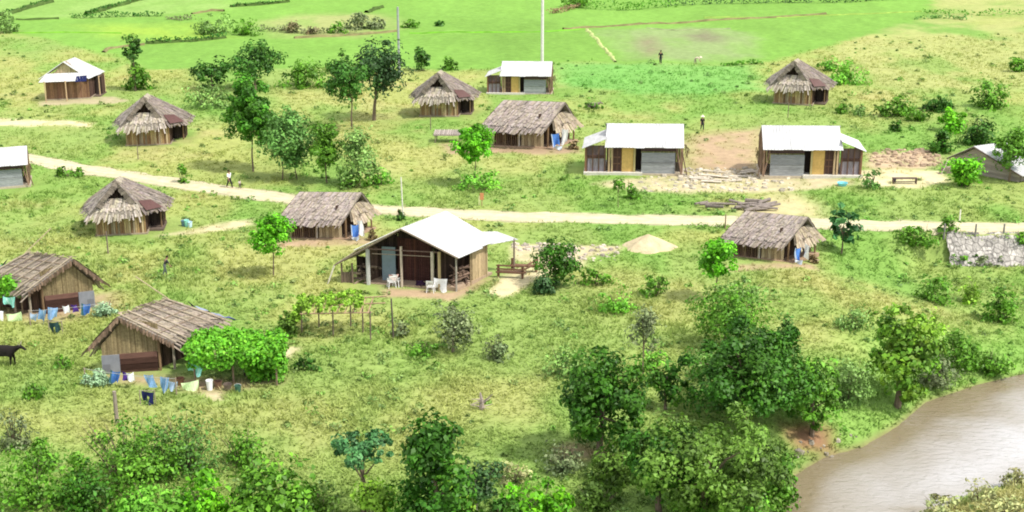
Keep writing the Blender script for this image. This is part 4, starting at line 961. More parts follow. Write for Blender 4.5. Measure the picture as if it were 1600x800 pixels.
# --- large open sided house with a tin roof
def big_house(px, py):
    p = pt(px, py); root = empty('open_sided_house', p, face_in(p)); T = frame(14, 38); tag(root, 'large open sided house with bright tin roof and dark gable, mid village', 'house')
    mb = MB(T); mb.box((-3.3,.1,-.4),(3.5,4.4,.12), (.36,.27,.19)); mb.build('earth_floor', M_CONC, root)
    rl, rr = (0,-.6,4.45), (0,4.7,4.45)
    mb = MB(T); sheet_roof(mb, [(4.0,-.6,2.55),(4.0,4.2,2.55),rr,rl], seed=8, w=.9); mb.build('right_roof_slope', M_TIN, root)
    mb = MB(T); sheet_roof(mb, [(-3.4,4.7,2.7),(-3.4,-.6,2.7),rl,rr], seed=9, col=(.62,.60,.55)); mb.build('left_roof_slope', M_TIN, root)
    mb = MB(T); sheet_roof(mb, [(-4.9,4.0,1.55),(-4.9,-.5,1.55),(-3.3,-.5,2.66),(-3.3,4.0,2.66)], seed=10, col=(.42,.36,.27)); mb.build('lean_to_roof', M_THATCH, root)
    mb = MB(T); sheet_roof(mb, [(4.0,3.4,2.5),(4.9,5.3,2.4),(3.0,5.9,2.75),(1.9,3.9,3.15)], seed=11); mb.build('rear_awning', M_TIN, root)
    for q0, q1 in (((4.0,-.62,2.5),(0,-.62,4.4)),((-4.9,-.55,1.5),(0,-.62,4.4))):
        mb = MB(T); mb.bar(q0, q1, .06, (.20,.16,.12)); mb.build('gable_rafter', M_WOOD, root)
    for u, c, r in ((-2.75,(.42,.42,.40),.13),(-.35,(.45,.38,.30),.08),(1.85,(.48,.43,.34),.10),(2.35,(.42,.33,.18),.09)):
        mb = MB(T); mb.bar((u,-.1,-.2),(u,-.1,2.75 if abs(u) > 1 else 3.0),r, c, 8); mb.build('post', M_WOOD, root)
    for u, v, c in ((3.45,.05,(.30,.27,.23)),(3.5,1.7,(.30,.22,.13)),(3.5,3.7,(.42,.33,.2)),(4.7,5.1,(.2,.16,.12)),(-4.6,-.2,(.18,.13,.1)),(-3.9,-.1,(.18,.13,.1)),(-4.6,3.4,WOODC)):
        mb = MB(T); mb.bar((u,v,-.3),(u,v,2.5 if u > 0 else 1.6),.06, c); mb.build('post', M_WOOD, root)
    mb = MB(T); mb.bar((-2.9,-.12,2.72),(2.4,-.12,2.72),.05, (.15,.1,.08)); mb.bar((-2.5,.0,2.35),(1.8,.0,2.35),.03,(.3,.24,.18)); mb.build('tie_beam', M_WOOD, root)
    mb = MB(T); boards(mb, (-1.5,1.3), (.95,1.3), -.1, 3.2, cols=[(.075,.03,.025),(.06,.026,.022),(.09,.038,.028)], seed=61, var=.2); mb.build('red_board_wall', M_BOARD, root)  # red boards darkened to carry the shadow under the roof
    mb = MB(T); boards(mb, (-3.3,1.38), (3.2,1.38), 2.5, 4.2, col=(.035,.025,.02), seed=66, ztop=lambda s: 2.7+1.62*(1-abs(2*s-1))); mb.build('gable_panel_or_shade', M_WOOD, root)  # near-black boards paint the interior shade of the gable
    mb = MB(T); boards(mb, (-4.8,1.7), (-3.2,1.7), -.2, 1.6, col=(.05,.035,.028), seed=67); mb.build('lean_to_wall', M_WOOD, root)  # dark boards added behind, the lean-to's shade put into their colour
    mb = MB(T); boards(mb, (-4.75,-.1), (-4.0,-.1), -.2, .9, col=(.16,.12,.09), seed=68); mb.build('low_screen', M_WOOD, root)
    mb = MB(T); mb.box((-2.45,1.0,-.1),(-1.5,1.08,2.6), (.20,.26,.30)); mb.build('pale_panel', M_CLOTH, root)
    mb = MB(T); mb.box((.95,1.9,-.1),(2.1,1.98,2.7), (.02,.016,.016)); mb.build('dark_doorway', M_WOOD, root)
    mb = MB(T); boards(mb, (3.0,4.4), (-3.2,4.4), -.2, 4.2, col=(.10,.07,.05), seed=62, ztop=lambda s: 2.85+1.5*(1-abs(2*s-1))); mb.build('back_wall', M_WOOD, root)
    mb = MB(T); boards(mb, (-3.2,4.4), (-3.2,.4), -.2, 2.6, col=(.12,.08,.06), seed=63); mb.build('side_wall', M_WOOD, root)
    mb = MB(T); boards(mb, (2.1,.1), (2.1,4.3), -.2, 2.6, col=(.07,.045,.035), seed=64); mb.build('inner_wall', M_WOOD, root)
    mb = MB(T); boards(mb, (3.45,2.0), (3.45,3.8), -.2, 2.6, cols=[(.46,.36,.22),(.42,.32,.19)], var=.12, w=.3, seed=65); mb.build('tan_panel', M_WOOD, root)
    g = random.Random(5); 
    for (c0, c1, n, nm, cc) in (((2.5,.4,.1),(3.3,1.8,1.4),26,'firewood_stack',(.15,.10,.075)),((-4.4,.2,.1),(-3.1,1.6,1.2),24,'firewood_stack',(.20,.15,.11))):
        mb = MB(T)
        for i in range(n):
            q = Vector([g.uniform(c0[j], c1[j]) for j in range(3)]); d = Vector((g.uniform(-.5,.5), g.uniform(-.6,.6), g.uniform(-.15,.3)))
            mb.bar(q-d, q+d, g.uniform(.05,.1), jit(cc, .6, g), 5)
        tag(mb.build('firewood_stack', M_BARK, None), 'jumbled firewood stacked under the right eave of the large tin roofed house' if c0[0] > 0 else 'jumbled firewood under the low lean-to of the large tin roofed house', 'firewood').matrix_basis = root.matrix_basis
    mb = MB(T); mb.box((4.2,3.6,.3),(6.2,4.0,.42), (.17,.095,.06)); mb.box((4.2,5.4,.3),(6.2,5.8,.42), (.17,.095,.06))
    for u in (4.25,6.0):
        for v in (3.7,5.5): mb.box((u,v,-.2),(u+.12,v+.12,.9), (.17,.095,.06))
    for z in (.55,.8): mb.box((4.2,3.65,z),(6.2,3.72,z+.1), (.17,.095,.06)); mb.box((6.1,3.7,z),(6.2,5.6,z+.1), (.17,.095,.06))
    tag(mb.build('animal_pen', M_WOOD), 'low reddish timber pen under the rear awning of the large house', 'pen').matrix_basis = root.matrix_basis
    mb = MB(T); mb.bar((-5.4,-.7,-.1),(-4.85,-.6,1.5),.05,(.62,.58,.5)); tag(mb.build('leaning_pole', M_WOOD), 'pale pole leaning on the low lean-to of the large house', 'pole').matrix_basis = root.matrix_basis
    for dx, dy in ((-3,1),(-1,1.5),(1,1.5),(2.6,1.5),(4,3),(5,4),(0,4)): block(p+Vector((dx, dy, 0)), 2.1)
    return root, T
hE, TE = big_house(637, 449)

# --- grey plank hut on the far right
def plank_hut(px, py):
    p = pt(px, py); root = empty('plank_hut', p, face_in(p)); T = frame(27, 45); tag(root, 'low grey plank hut with white tin roof at the right edge', 'hut')
    mb = MB(T); z = -1.0; k = 0
    top = lambda u: 1.3+1.25*u/2.1 if u < 2.1 else 2.55-1.75*(u-2.1)/4.3
    while z < 2.5:
        h = .22; xs_ = [u for u in np.linspace(0, 6.4, 33) if top(u) > z+.05]
        if len(xs_) > 1:
            zt = min(z+h-.02, 9)
            P = [(u, min(zt, top(u))) for u in xs_]
            mb.slab([(xs_[0],-.02*(k % 2),z)] + [(xs_[-1],-.02*(k % 2),z)] + [(u,-.02*(k % 2),q) for u, q in P[::-1]], (0,.06,0), jit((.30,.26,.22), .28))
        z += h; k += 1
    mb.build('plank_wall', M_BOARD, root)
    mb = MB(T); boards(mb, (0,3.4), (0,.08), -1, 1.25, col=(.28,.24,.2), seed=71); mb.build('side_wall', M_BOARD, root)
    mb = MB(T); boards(mb, (6.3,.08), (6.3,3.4), -1, .75, col=(.28,.24,.2), seed=72); mb.build('side_wall', M_BOARD, root)
    mb = MB(T); boards(mb, (6.3,3.4), (0,3.4), -1, .8, col=(.28,.24,.2), seed=73); mb.build('back_wall', M_BOARD, root)
    rl, rr = (2.1,-.35,2.72), (2.1,3.6,2.72)
    mb = MB(T); sheet_roof(mb, [(-.4,3.6,1.22),(-.4,-.35,1.22),rl,rr], seed=12); mb.build('left_roof_slope', M_TIN, root)
    mb = MB(T); sheet_roof(mb, [(6.9,-.35,.82),(6.9,3.6,.82),rr,rl], seed=13); mb.build('right_roof_slope', M_TIN, root)
    mb = MB(T); mb.bar((-.4,-.38,1.15),(2.1,-.38,2.64),.06,(.13,.1,.08)); mb.build('gable_rafter', M_WOOD, root)
    mb = MB(T); mb.bar((6.9,-.38,.74),(2.1,-.38,2.64),.06,(.13,.1,.08)); mb.build('gable_rafter', M_WOOD, root)
    for dx, dy in ((.5,0),(2.5,0),(4.5,-.5),(3.5,1)): block(p+Vector((dx, dy, 0)), 1.8)
    for i, (dx, dy) in enumerate(((-.9,.5),(-1.3,.2))):
        pass
plank_hut(1489, 267)
# scrap boards by the plank hut
q = pt(1466, 272); mb = MB(); mb.bar((0,0,-.1),(.7,.4,1.1),.07,(.16,.12,.1)); mb.bar((.2,-.2,-.1),(.9,.3,1.3),.05,(.45,.4,.33)); mb.box((.5,.1,-.1),(1.2,.5,.6),(.26,.21,.17))
tag(mb.build('scrap_boards', M_WOOD), 'scrap boards leaning at the left corner of the grey plank hut', 'boards').location = q

# ------------------------------------------------------------------ creeper trellises
def leaf_blanket(name, parent, pts, r, n, pal, leaf, seed, hue=.4):
    """leaves in a soft-edged mass around the points pts (local)"""
    g = np.random.default_rng(seed); P0 = np.array(pts); k = g.integers(0, len(P0), n)
    d = g.normal(size=(n, 3)); d /= np.linalg.norm(d, axis=1)[:, None]
    P = P0[k]+d*(r*(.55+.45*g.random(len(P0))))[k][:, None]*(g.random(n)**.4)[:, None]
    Nn = d*.7+np.array([0, -.1, .6])+g.normal(size=(n, 3))*.35; Nn /= np.linalg.norm(Nn, axis=1)[:, None]
    P[:, 2] = np.maximum(P[:, 2], .05*g.random(n))
    V, F = leaf_quads(P, Nn, leaf*(.6+.8*g.random(n)))
    ck = .7+.6*g.random(len(P0)); c = np.array(PAL[pal])[None]*(ck[k]*(.75+.5*g.random(n)))[:, None]
    hy = (hue*g.random(n))[:, None]; c = c*(1-hy)+np.stack([c[:, 1]*.6, c[:, 1]*1.15, c[:, 2]], 1)*hy
    return mesh_obj(name, V, F, np.repeat(c, 4, axis=0), M_LEAF, parent)
def creeper(px, py, wpx, label, mir=1, sc=1.0, cut=1.0):
    """creeper grown over a frame of poles beside a house: flat top, hanging front, full far side"""
    p = pt(px, py); root = empty('creeper_trellis', p, 0); tag(root, label, 'trellis', 'creeper trellises'); Wd = wpx/px_per_m(p)
    g = np.random.default_rng(17); pts = []
    for _ in range(230):      # roof of leaves
        u, v = g.random()*Wd, g.random()*3.4-.1
        pts.append((u*mir, v, 2.05+.35*math.sin(u*1.1)*.4+.25*u/Wd))
    for _ in range(150):      # far end falls to the ground
        a = g.random(); pts.append(((Wd*(.62+.36*g.random()))*mir, v*.3+2.4*g.random()-.2, .2+1.9*a))
    for _ in range(70):
        u = g.random()*Wd; pts.append((u*mir, -.1, 1.35+.7*g.random()))
    leaf_blanket('foliage', root, pts, .36, int(13500*sc), 'vine', .23, 5)
    for u in (.1,.5,.95):
        for v in (.1,3.1):
            mb = MB(); mb.bar((u*Wd*mir,v,-.2),(u*Wd*mir,v,2.1),.06,(.22,.16,.11)); mb.build('post', M_WOOD, root)
    for v in (.1,3.1):
        mb = MB(); mb.bar((0,v,2.0),(Wd*mir,v,2.0),.05,(.25,.19,.13)); mb.build('beam', M_WOOD, root)
    mb = MB(); boards(mb, (.55*Wd*mir,1.6), (.9*Wd*mir,1.6), -.1, 1.6, col=(.07,.05,.04), seed=81); mb.build('dark_screen', M_WOOD, root)
creeper(290, 604, 150, 'lush creeper trellis against the right side of the nearest thatched house')
creeper(48, 490, 130, 'creeper trellis cut by the left edge beside the left thatched house', mir=-1)

def arbour():
    """open pole trellis with thin creeper, reaching the ground at its left"""
    p = pt(520, 533); root = empty('pole_trellis', p); tag(root, 'open pole trellis with thin creeper and bare poles, right of the nearest thatched house', 'trellis')
    s = px_per_m(p)
    X = lambda px: (px-520)/s
    for px, v, h in ((466,1.6,1.7),(490,2.6,1.9),(518,.9,1.75),(541,2.6,1.8),(563,1.6,1.75),(579,0,2.0)):
        mb = MB(); mb.bar((X(px),v,-.3),(X(px)+.03,v,h),.05,(.17,.13,.10)); mb.build('post', M_WOOD, root)
    for v in (.2,1.6,2.6):
        mb = MB(); mb.bar((X(470),v,1.75),(X(600) if v > 1 else X(582),v,1.82+.1*v),.045,(.32,.22,.14)); mb.build('beam', M_WOOD, root)
    mb = MB()
    for i in range(9): mb.bar((X(480+12*i),-.0,1.86),(X(482+12*i),2.9,1.9),.035,jit((.34,.22,.15), .3))
    mb.build('lattice', M_WOOD, root)
    g = np.random.default_rng(4); pts = []
    for _ in range(120):
        u = X(455+g.random()*112); pts.append((u, g.random()*2.8, 1.85+.35*g.random()+.3*max(0, min(1, (u+1)/2))))
    for _ in range(70):
        a = g.random(); pts.append((X(434+26*a+g.random()*14), .6+g.random()*1.8, .1+1.7*a))
    leaf_blanket('creeper', root, pts, .22, 3400, 'yellow', .2, 6)
    pts = [(X(436+g.random()*22), .4+g.random()*1.6, 1.3*g.random()) for _ in range(50)]
    leaf_blanket('creeper', root, pts, .25, 1100, 'olive', .2, 7)
arbour()

# ------------------------------------------------------------------ posts, poles, road guard, wall
def pole(px, yb, yt, r, col, name, label, cat='post', lean=(0,0), m=None, group=None, extra=None):
    p = pt(px, yb); s = px_per_m(p); h = (yb-yt)/(s*.95)
    mb = MB(); mb.bar((0,0,-.4),(lean[0]*h,lean[1]*h,h),r,col,8,r*.8)
    if extra: extra(mb, h)
    o = mb.build(name, m or M_WOOD); o.location = p; tag(o, label, cat, group); return o
def crossarm(mb, h):
    mb.bar((-.75,0,h-.4),(.75,0,h-.4),.06,(.35,.35,.35)); 
    for u in (-.65,0,.65): mb.bar((u,0,h-.38),(u,0,h-.15),.05,(.5,.48,.45))
pole(624,122,17,.16,(.30,.33,.33),'utility_pole','grey concrete utility pole standing behind the very dark tree','pole',m=M_CONC)
pole(847,120,-45,.2,(.62,.62,.58),'utility_pole','tall white concrete utility pole behind the small white roofed house','pole',m=M_CONC)
pole(630,340,278,.06,(.62,.60,.54),'road_post','thin white post at the road edge behind the large house',lean=(-.03,0))
pole(1133,358,335,.06,(.26,.2,.13),'road_post','short brown post at the road edge, left of the hut nearest the river')
pole(216,249,226,.05,(.2,.16,.12),'wooden_stake','dark stake in front of the thatched hut above the road')
pole(169,396,362,.06,(.19,.15,.12),'wooden_stake','dark stake in front of the thatched hut below the road')
pole(1231,184,160,.05,(.2,.16,.12),'wooden_stake','dark stake in front of the upper right thatched hut')
pole(673,203,180,.05,(.2,.16,.12),'wooden_stake','dark stake in front of the thatched hut near the white utility pole')
pole(183,662,610,.13,(.26,.22,.18),'fence_post','weathered stout post on the grass below the nearest thatched house')
pole(615,530,466,.06,(.10,.08,.07),'wooden_pole','bare dark pole right of the open trellis',lean=(-.03,0))
pole(1499,348,328,.06,(.75,.73,.66),'road_stake','short white stake on the far verge of the road at right')
for i, px in enumerate((1475,1524,1568)):
    pole(px,366,350,.09,(.22,.21,.19),'guard_post',('guard post on the road edge above the left end of the stone wall','middle guard post above the stone wall','guard post on the road edge nearest the right border')[i],m=M_CONC,group='guard posts above the stone wall')
p = pt(753, 322); mb = MB(); mb.bar((0,0,-.3),(0,0,.9),.04,(.35,.2,.12)); mb.box((-.16,-.05,.55),(.16,-.02,1.15),(.50,.22,.10)); mb.box((-.26,-.06,.1),(-.2,0,.9),(.6,.55,.35))
tag(mb.build('marker_sign', M_PLAST), 'small rusty orange marker on the far verge of the road', 'sign').location = p
def stone_wall():
    x0, x1 = pt(1478, 362).x, 52.0
    n = 150; V, F, C = [], [], []; rows = 16
    for i in range(n+1):
        f = i/n; x = x0+(x1-x0)*f; y = float(np.interp(x, road_x, road_y))-1.42
        for j in range(rows+1):
            t = j/rows; d = .16*(random.random()-.5); k = .5+.35*random.random()+.5*float(fbm(np.array(i*.55), np.array(j*.6), 4, 2)); rag = 1.6*float(fbm(np.array(i*.12), np.array(2.), 3, 2))
            V.append((x+d, y-1.9*t-rag*t*.3+d, .04-2.25*t+d*.6)); C.append((.40*k,.375*k,.345*k))
    for i in range(n):
        for j in range(rows):
            q = i*(rows+1)+j; F.append((q, q+1, q+rows+2, q+rows+1))
    nv = len(V); V += [(x, y+.6, z-.5) for x, y, z in V]; C += C[:]
    F += [tuple(v+nv for v in f[::-1]) for f in F]
    for i in range(n):
        q = i*(rows+1); F.append((q, q+rows+1, q+rows+1+nv, q+nv)); q += rows; F.append((q+rows+1, q, q+nv, q+rows+1+nv))
    tag(mesh_obj('stone_wall', V, F, C, M_WALL), 'sloping grey rubble stone wall holding the road at right', 'wall')
stone_wall()

# ------------------------------------------------------------------ washing, buckets, chairs and other belongings
def cloth(px, py, w_, h_, col, label, z=1.3, name='hanging_cloth', cat='cloth', group=None, rz=0, dy=0, stripes=None, pants=False):
    p = pt(px, py); mb = MB(); nx_, nz_ = 8, 6
    def q(i, j, t=0):
        f, g_ = i/nx_, j/nz_; return (w_*(f-.5)*(1-.12*g_), .13*math.sin(6*f+2.5*g_+px)*(.3+g_)+t, z-h_*g_*(1+.16*math.sin(5*f+py))-.07*math.sin(f*3.14))
    for i in range(nx_):
        for j in range(nz_):
            if pants and j > 1 and i in (3, 4): continue
            c = jit(col if not (stripes and i in stripes) else stripes[i], .1)
            mb.face([q(i,j),q(i+1,j),q(i+1,j+1),q(i,j+1)], c); mb.face([q(i,j,.02),q(i,j+1,.02),q(i+1,j+1,.02),q(i+1,j,.02)], c)
    o = mb.build(name, M_CLOTH); o.location = p+Vector((0,dy,0)); o.rotation_euler = (0, .16*math.sin(px*1.7+py), rz+.35*math.sin(px+2*py)); return tag(o, label, cat, group)
def bucket(px, py, r, h, col, label, name='bucket', cat='bucket', group=None, handle=True):
    p = pt(px, py); root = empty(name, p); tag(root, label, cat, group); n = 16
    mb = MB(); ring = lambda rr, z: [(rr*math.cos(i*6.2832/n), rr*math.sin(i*6.2832/n), z) for i in range(n)]
    prof = [(r*.0001,.0),(r*.78,0),(r,h),(r*1.06,h),(r*1.06,h-.03),(r*.93,h-.03),(r*.72,.04),(.0001,.04)]
    for (r0,z0),(r1,z1) in zip(prof[:-1], prof[1:]):
        A, Bq = ring(r0,z0), ring(r1,z1)
        for i in range(n): mb.face([A[i],A[(i+1)%n],Bq[(i+1)%n],Bq[i]], col)
    mb.build('body', M_PLAST, root)
    if handle:
        mb = MB(); P = [(r*math.cos(a_),0,h-.02+r*.6*math.sin(a_)) for a_ in np.linspace(0, math.pi, 9)]; mb.tube(P, [.012]*9, (.5,.5,.5), 5); mb.build('handle', M_PLAST, root)
    return root
gW = 'washing at the nearest thatched house'; gX = 'washing at the left thatched house'
def line(px0, py0, px1, py1, z, label):
    a, b = pt(px0, py0), pt(px1, py1); root = empty('washing_line', a); tag(root, label, 'washing line'); d = b-a
    for q in (Vector((0,0,0)), d):
        mb = MB(); mb.bar(q+Vector((0,0,-.3)), q+Vector((0,0,z+.05)), .045, (.3,.24,.18)); mb.build('post', M_WOOD, root)
    mb = MB(); P = [d*t+Vector((0,0,z-.25*4*t*(1-t)*.4)) for t in np.linspace(0,1,9)]; mb.tube(P, [.012]*9, (.45,.45,.42), 4); mb.build('rope', M_CLOTH, root)
BLUE, LBLUE, WHITE, AQUA, NAVY = (.08,.20,.55), (.24,.42,.68), (.78,.79,.80), (.30,.72,.62), (.02,.025,.10)
for (X0, Y0, m, k, who) in ((150, 600, 1, 1.0, 'nearest thatched house'), (160, 497, -1, .885, 'left thatched house')):
    gx_ = gW if m > 0 else gX
    fx = lambda x: (x if m > 0 else 122+(192-x)*.885); fy = lambda y: (y if m > 0 else 395+(y-489)*.885)
    line(fx(134), fy(601), fx(276), fy(617), 1.0, 'low washing line in front of the '+who)
    bush(fx(148), fy(604), 44*k, fy(604)-24*k, (.34,.50,.30), 'patch of pale green vegetables left of the washing at the '+who, name='vegetable_patch', cat='plants', dens=2.2, loose=.3, hue=.2, leaf=.17)
    cloth(fx(178), fy(604), .6, .7, BLUE, 'bright blue cloth on the line at the '+who, 1.0, stripes={0:(.05,.14,.16),1:(.05,.14,.16)}, group=gx_)
    cloth(fx(195), fy(606), .45, .5, (.09,.04,.26), 'purple shirt on the line at the '+who, 1.0, group=gx_)
    cloth(fx(208), fy(607), .42, .5, WHITE, 'white shirt on the line at the '+who, 1.0, group=gx_)
    cloth(fx(238), fy(612), .62, .75, LBLUE, 'light blue shirt on the line at the '+who, 1.05, stripes={2:(.4,.55,.75)}, group=gx_)
    cloth(fx(256), fy(615), .5, .8, (.20,.36,.58), 'steel blue trousers on the line at '+who, 1.05, group=gx_, stripes={5:(.5,.6,.7)})
    cloth(fx(270), fy(616), .5, .45, (.42,.55,.72), 'pale blue cloth ending the line at '+who, .8, group=gx_)
    cloth(fx(231), fy(632), .72, .75, NAVY if m > 0 else (.03,.07,.07), ('dark blue' if m > 0 else 'dark teal')+' shorts on a rack before the '+who, .8, name='hanging_shorts', cat='shorts', pants=True)
    p_ = pt(fx(231), fy(632)); mb = MB(); mb.bar((-.42,.04,-.2),(-.42,.04,.85),.03,(.3,.25,.2)); mb.bar((.42,.04,-.2),(.42,.04,.85),.03,(.3,.25,.2)); mb.bar((-.45,.04,.82),(.45,.04,.82),.02,(.3,.25,.2))
    tag(mb.build('drying_rack', M_WOOD), 'small stick rack holding shorts before the '+who, 'rack').location = p_
    cloth(fx(305), fy(601), .95, .6, AQUA, 'aqua sheet hung in the shade of the creeper at the '+who, 1.45, stripes={2:(.55,.85,.8),5:(.5,.85,.75)}, dy=-.25)
    cloth(fx(300), fy(608), 1.0, .55, (.62,.80,.45), 'pale lime cloth drying low under the creeper at the '+who, .6, dy=-.25)
    bucket(fx(328), fy(609), .2, .6, WHITE, 'tall white plastic drum beside the '+who, 'drum', 'drum', handle=False)
    bucket(fx(372), fy(612), .2, .4, (.05,.13,.09), 'dark green bucket beside the '+who)
# blue and white cloths at the long huts
gB = 'cloths hung at the long thatched huts'
for px, py, who in ((555,376,'long hut above the large house'), (870,234,'long hut left of the white houses'), (1245,412,'long hut nearest the river')):
    k = 20/px_per_m(pt(px, py))
    cloth(px, py, .62*k, .95*k, BLUE, 'bright blue cloth hung at the porch of the '+who, 1.3*k, rz=R(12), stripes={0:(.5,.6,.75)}, group=gB)
    cloth(px+11, py-1, .5*k, 1.1*k, WHITE, 'white cloth hung at the porch of the '+who, 1.6*k, rz=R(-35), group=gB)
    cloth(px+2, py+1, .6*k, .3*k, (.55,.62,.70), 'pale cloth spread at the porch foot of the '+who, .4*k, group=gB)
    bush(px+27, py, 16, py-18, 'brown', 'small rust coloured shrub right of the '+who, dens=.9, loose=.4, hue=.0, name='rusty_shrub', cat='shrub')
    bpy.context.scene.objects[-1]
def chair(px, py, rz, label):
    p = pt(px, py); root = empty('plastic_chair', p, rz); tag(root, label, 'chair', 'white plastic chairs'); w = .24
    mb = MB(); mb.box((-w,-.24,.42),(w,.22,.46), WHITE); mb.build('seat', M_PLAST, root)
    mb = MB()
    for i in range(5): u = -w+.02+i*.105; mb.slab([(u,.2,.48),(u+.06,.2,.48),(u+.06,.30,.9),(u,.30,.9)], (0,.025,0), WHITE)
    mb.slab([(-w,.295,.84),(w,.295,.84),(w,.31,.94),(-w,.31,.94)], (0,.03,0), WHITE); mb.build('backrest', M_PLAST, root)
    for sx in (-1, 1):
        for sy in (-.2, .19):
            mb = MB(); mb.bar((sx*w*1.1,sy*1.1,0),(sx*w*.9,sy,.43),.028,WHITE); mb.build('leg', M_PLAST, root)
        mb = MB(); mb.tube([(sx*w,-.2,.44),(sx*w*1.05,-.18,.66),(sx*w*1.05,.25,.68)],[.022]*3,WHITE); mb.build('armrest', M_PLAST, root)
chair(612, 449, R(200), 'white plastic chair on the left before the large tin roofed house'); chair(621, 447, R(150), 'white plastic chair turned aside, at the left before the large tin roofed house')
chair(673, 457, R(170), 'white plastic chair before the dark doorway of the large tin roofed house')
cloth(689, 456, 1.0, .85, WHITE, 'white sheet hung over a rail before the large house', 1.0, 'hanging_sheet', 'sheet')
cloth(615, 450, .7, .35, (.62,.38,.34), 'pinkish cloth draped by the chairs at the large house', .95, dy=.2)
p = pt(657, 449); mb = MB()
for i in range(30):
    a_ = random.uniform(0, 6.28); q = Vector((.35*math.cos(a_)*random.random(), .25*math.sin(a_)*random.random(), .12+.3*random.random())); d = Vector((random.uniform(-.2,.2), random.uniform(-.2,.2), random.uniform(-.08,.1)))
    mb.slab([q-d, q+Vector((.12,0,.05)), q+d, q+Vector((0,.12,-.02))], (0,0,.08), jit((.06,.03,.07), .4))
tag(mb.build('cloth_bundle', M_CLOTH), 'dark purple bundle on the ground between the chairs of the large house', 'bundle').location = p
bucket(1316, 290, .45, .28, (.18,.55,.62), 'turquoise wash basin on the pale yard', 'wash_basin', 'basin', handle=False)
for i, (px, c, lab) in enumerate(((287,(.12,.22,.3),'dark blue bucket right of the thatched hut below the road'),(292,AQUA,'aqua bucket right of the thatched hut below the road'),(297,(.5,.68,.78),'pale blue bucket right of the thatched hut below the road'))):
    bucket(px, 353+i, .2, .45+.1*(i == 1), c, lab, group='buckets by the hut')
def bench(px, py):
    p = pt(px, py); root = empty('bench', p); tag(root, 'dark timber bench on the pale yard', 'bench'); c = (.10,.07,.06)
    mb = MB(); mb.box((-1.1,-.2,.48),(1.1,.0,.54),c); mb.box((-1.1,.03,.48),(1.1,.22,.54),c); mb.build('seat', M_WOOD, root)
    for u in (-1.05,.98):
        for v in (-.18,.13): mb = MB(); mb.box((u,v,-.1),(u+.08,v+.08,.48),c); mb.build('leg', M_WOOD, root)
    mb = MB(); mb.box((-1.0,-.02,.15),(1.0,.03,.22),c); mb.build('stretcher', M_WOOD, root)
for i, (px, py, c) in enumerate(((282,601,(.20,.10,.06)),(341,606,(.16,.09,.06)),(356,610,(.13,.10,.08)))):
    bucket(px, py, .24, .42, c, ('brown clay jar at the eave of the nearest thatched house','brown clay jar before the creeper, beside the white drum','dull grey jar before the creeper, right of the brown jar')[i], 'clay_jar', 'jar', handle=False)
bench(1413, 287)
bucket(1397, 285, .18, .4, (.03,.05,.10), 'dark bucket at the left end of the timber bench')
# firewood logs by the road
lg = random.Random(3); gl = 'logs dumped beside the road'
mb = MB(); mb.bar((-1.1,0,0),(1.1,0,0),.14,(.20,.17,.15),8,.11); lo = mb.build('log', M_BARK)
tag(lo, 'grey weathered log lying in a heap beside the road', 'log', gl)
for i in range(22):
    o = lo if i == 0 else lo.copy()
    if i: COL.objects.link(o)
    px = lg.choice((lg.uniform(1095,1135), lg.uniform(1140,1185), lg.uniform(1140,1185), lg.uniform(1190,1205))); o.location = pt(px, lg.uniform(316,330))+Vector((0,0,.12+.25*lg.random()))
    o.rotation_euler = (0, lg.uniform(-.12,.12), lg.uniform(-.7,.7)); k = lg.uniform(.45,1.1); o.scale = (k, lg.uniform(.7,1.3), lg.uniform(.7,1.3))
mb = MB(); mb.box((-1.4,-.25,0),(1.4,.25,.06),(.5,.45,.37)); pk = mb.build('plank', M_BOARD); gp = 'planks lying between the white roofed houses'
tag(pk, 'pale sawn plank lying on the rubble between the white roofed houses', 'plank', gp)
for i in range(12):
    o = pk if i == 0 else pk.copy()
    if i: COL.objects.link(o)
    o.location = pt(lg.uniform(1060,1195), lg.uniform(268,290))+Vector((0,0,.05+.1*lg.random())); o.rotation_euler = (0, lg.uniform(-.06,.06), lg.uniform(-.8,.8)); k = lg.uniform(.4,.9); o.scale = (k, lg.uniform(.3,.8), 1)
# heaps and rubble
def heap(px, py, wpx, hpx, col, name, label, cat, m):
    p = pt(px, py); s = px_per_m(p); W_ = wpx/s/2; H_ = hpx/(s*.95); n, r_ = 40, 10; V, F, C = [(0,0,H_)], [], [col]
    for j in range(1, r_+1):
        for i in range(n):
            a_ = i*6.2832/n; f = j/r_; rad = W_*f*(1+.12*math.sin(3*a_+1)+.06*math.sin(7*a_)); x, y = rad*math.cos(a_), rad*math.sin(a_)*.75
            V.append((x, y, H_*(1-f)**.95*(1+.1*(random.random()-.5))+float(gz(p.x+x, p.y+y))-p.z-.03*(f > .95))); C.append(tuple(jit(col, .1)))
    for i in range(n): F.append((0, 1+i, 1+(i+1)%n))
    for j in range(r_-1):
        for i in range(n): a_, b_ = 1+j*n+i, 1+j*n+(i+1)%n; F.append((a_, a_+n, b_+n, b_))
    o = mesh_obj(name, V, F, C, m, smooth=True); o.location = p; block(p, W_*.9); return tag(o, label, cat)
heap(1013, 386, 84, 20, (.46,.39,.25), 'sand_heap', 'pale heap of building sand on the near side of the road', 'sand heap', M_EARTH)
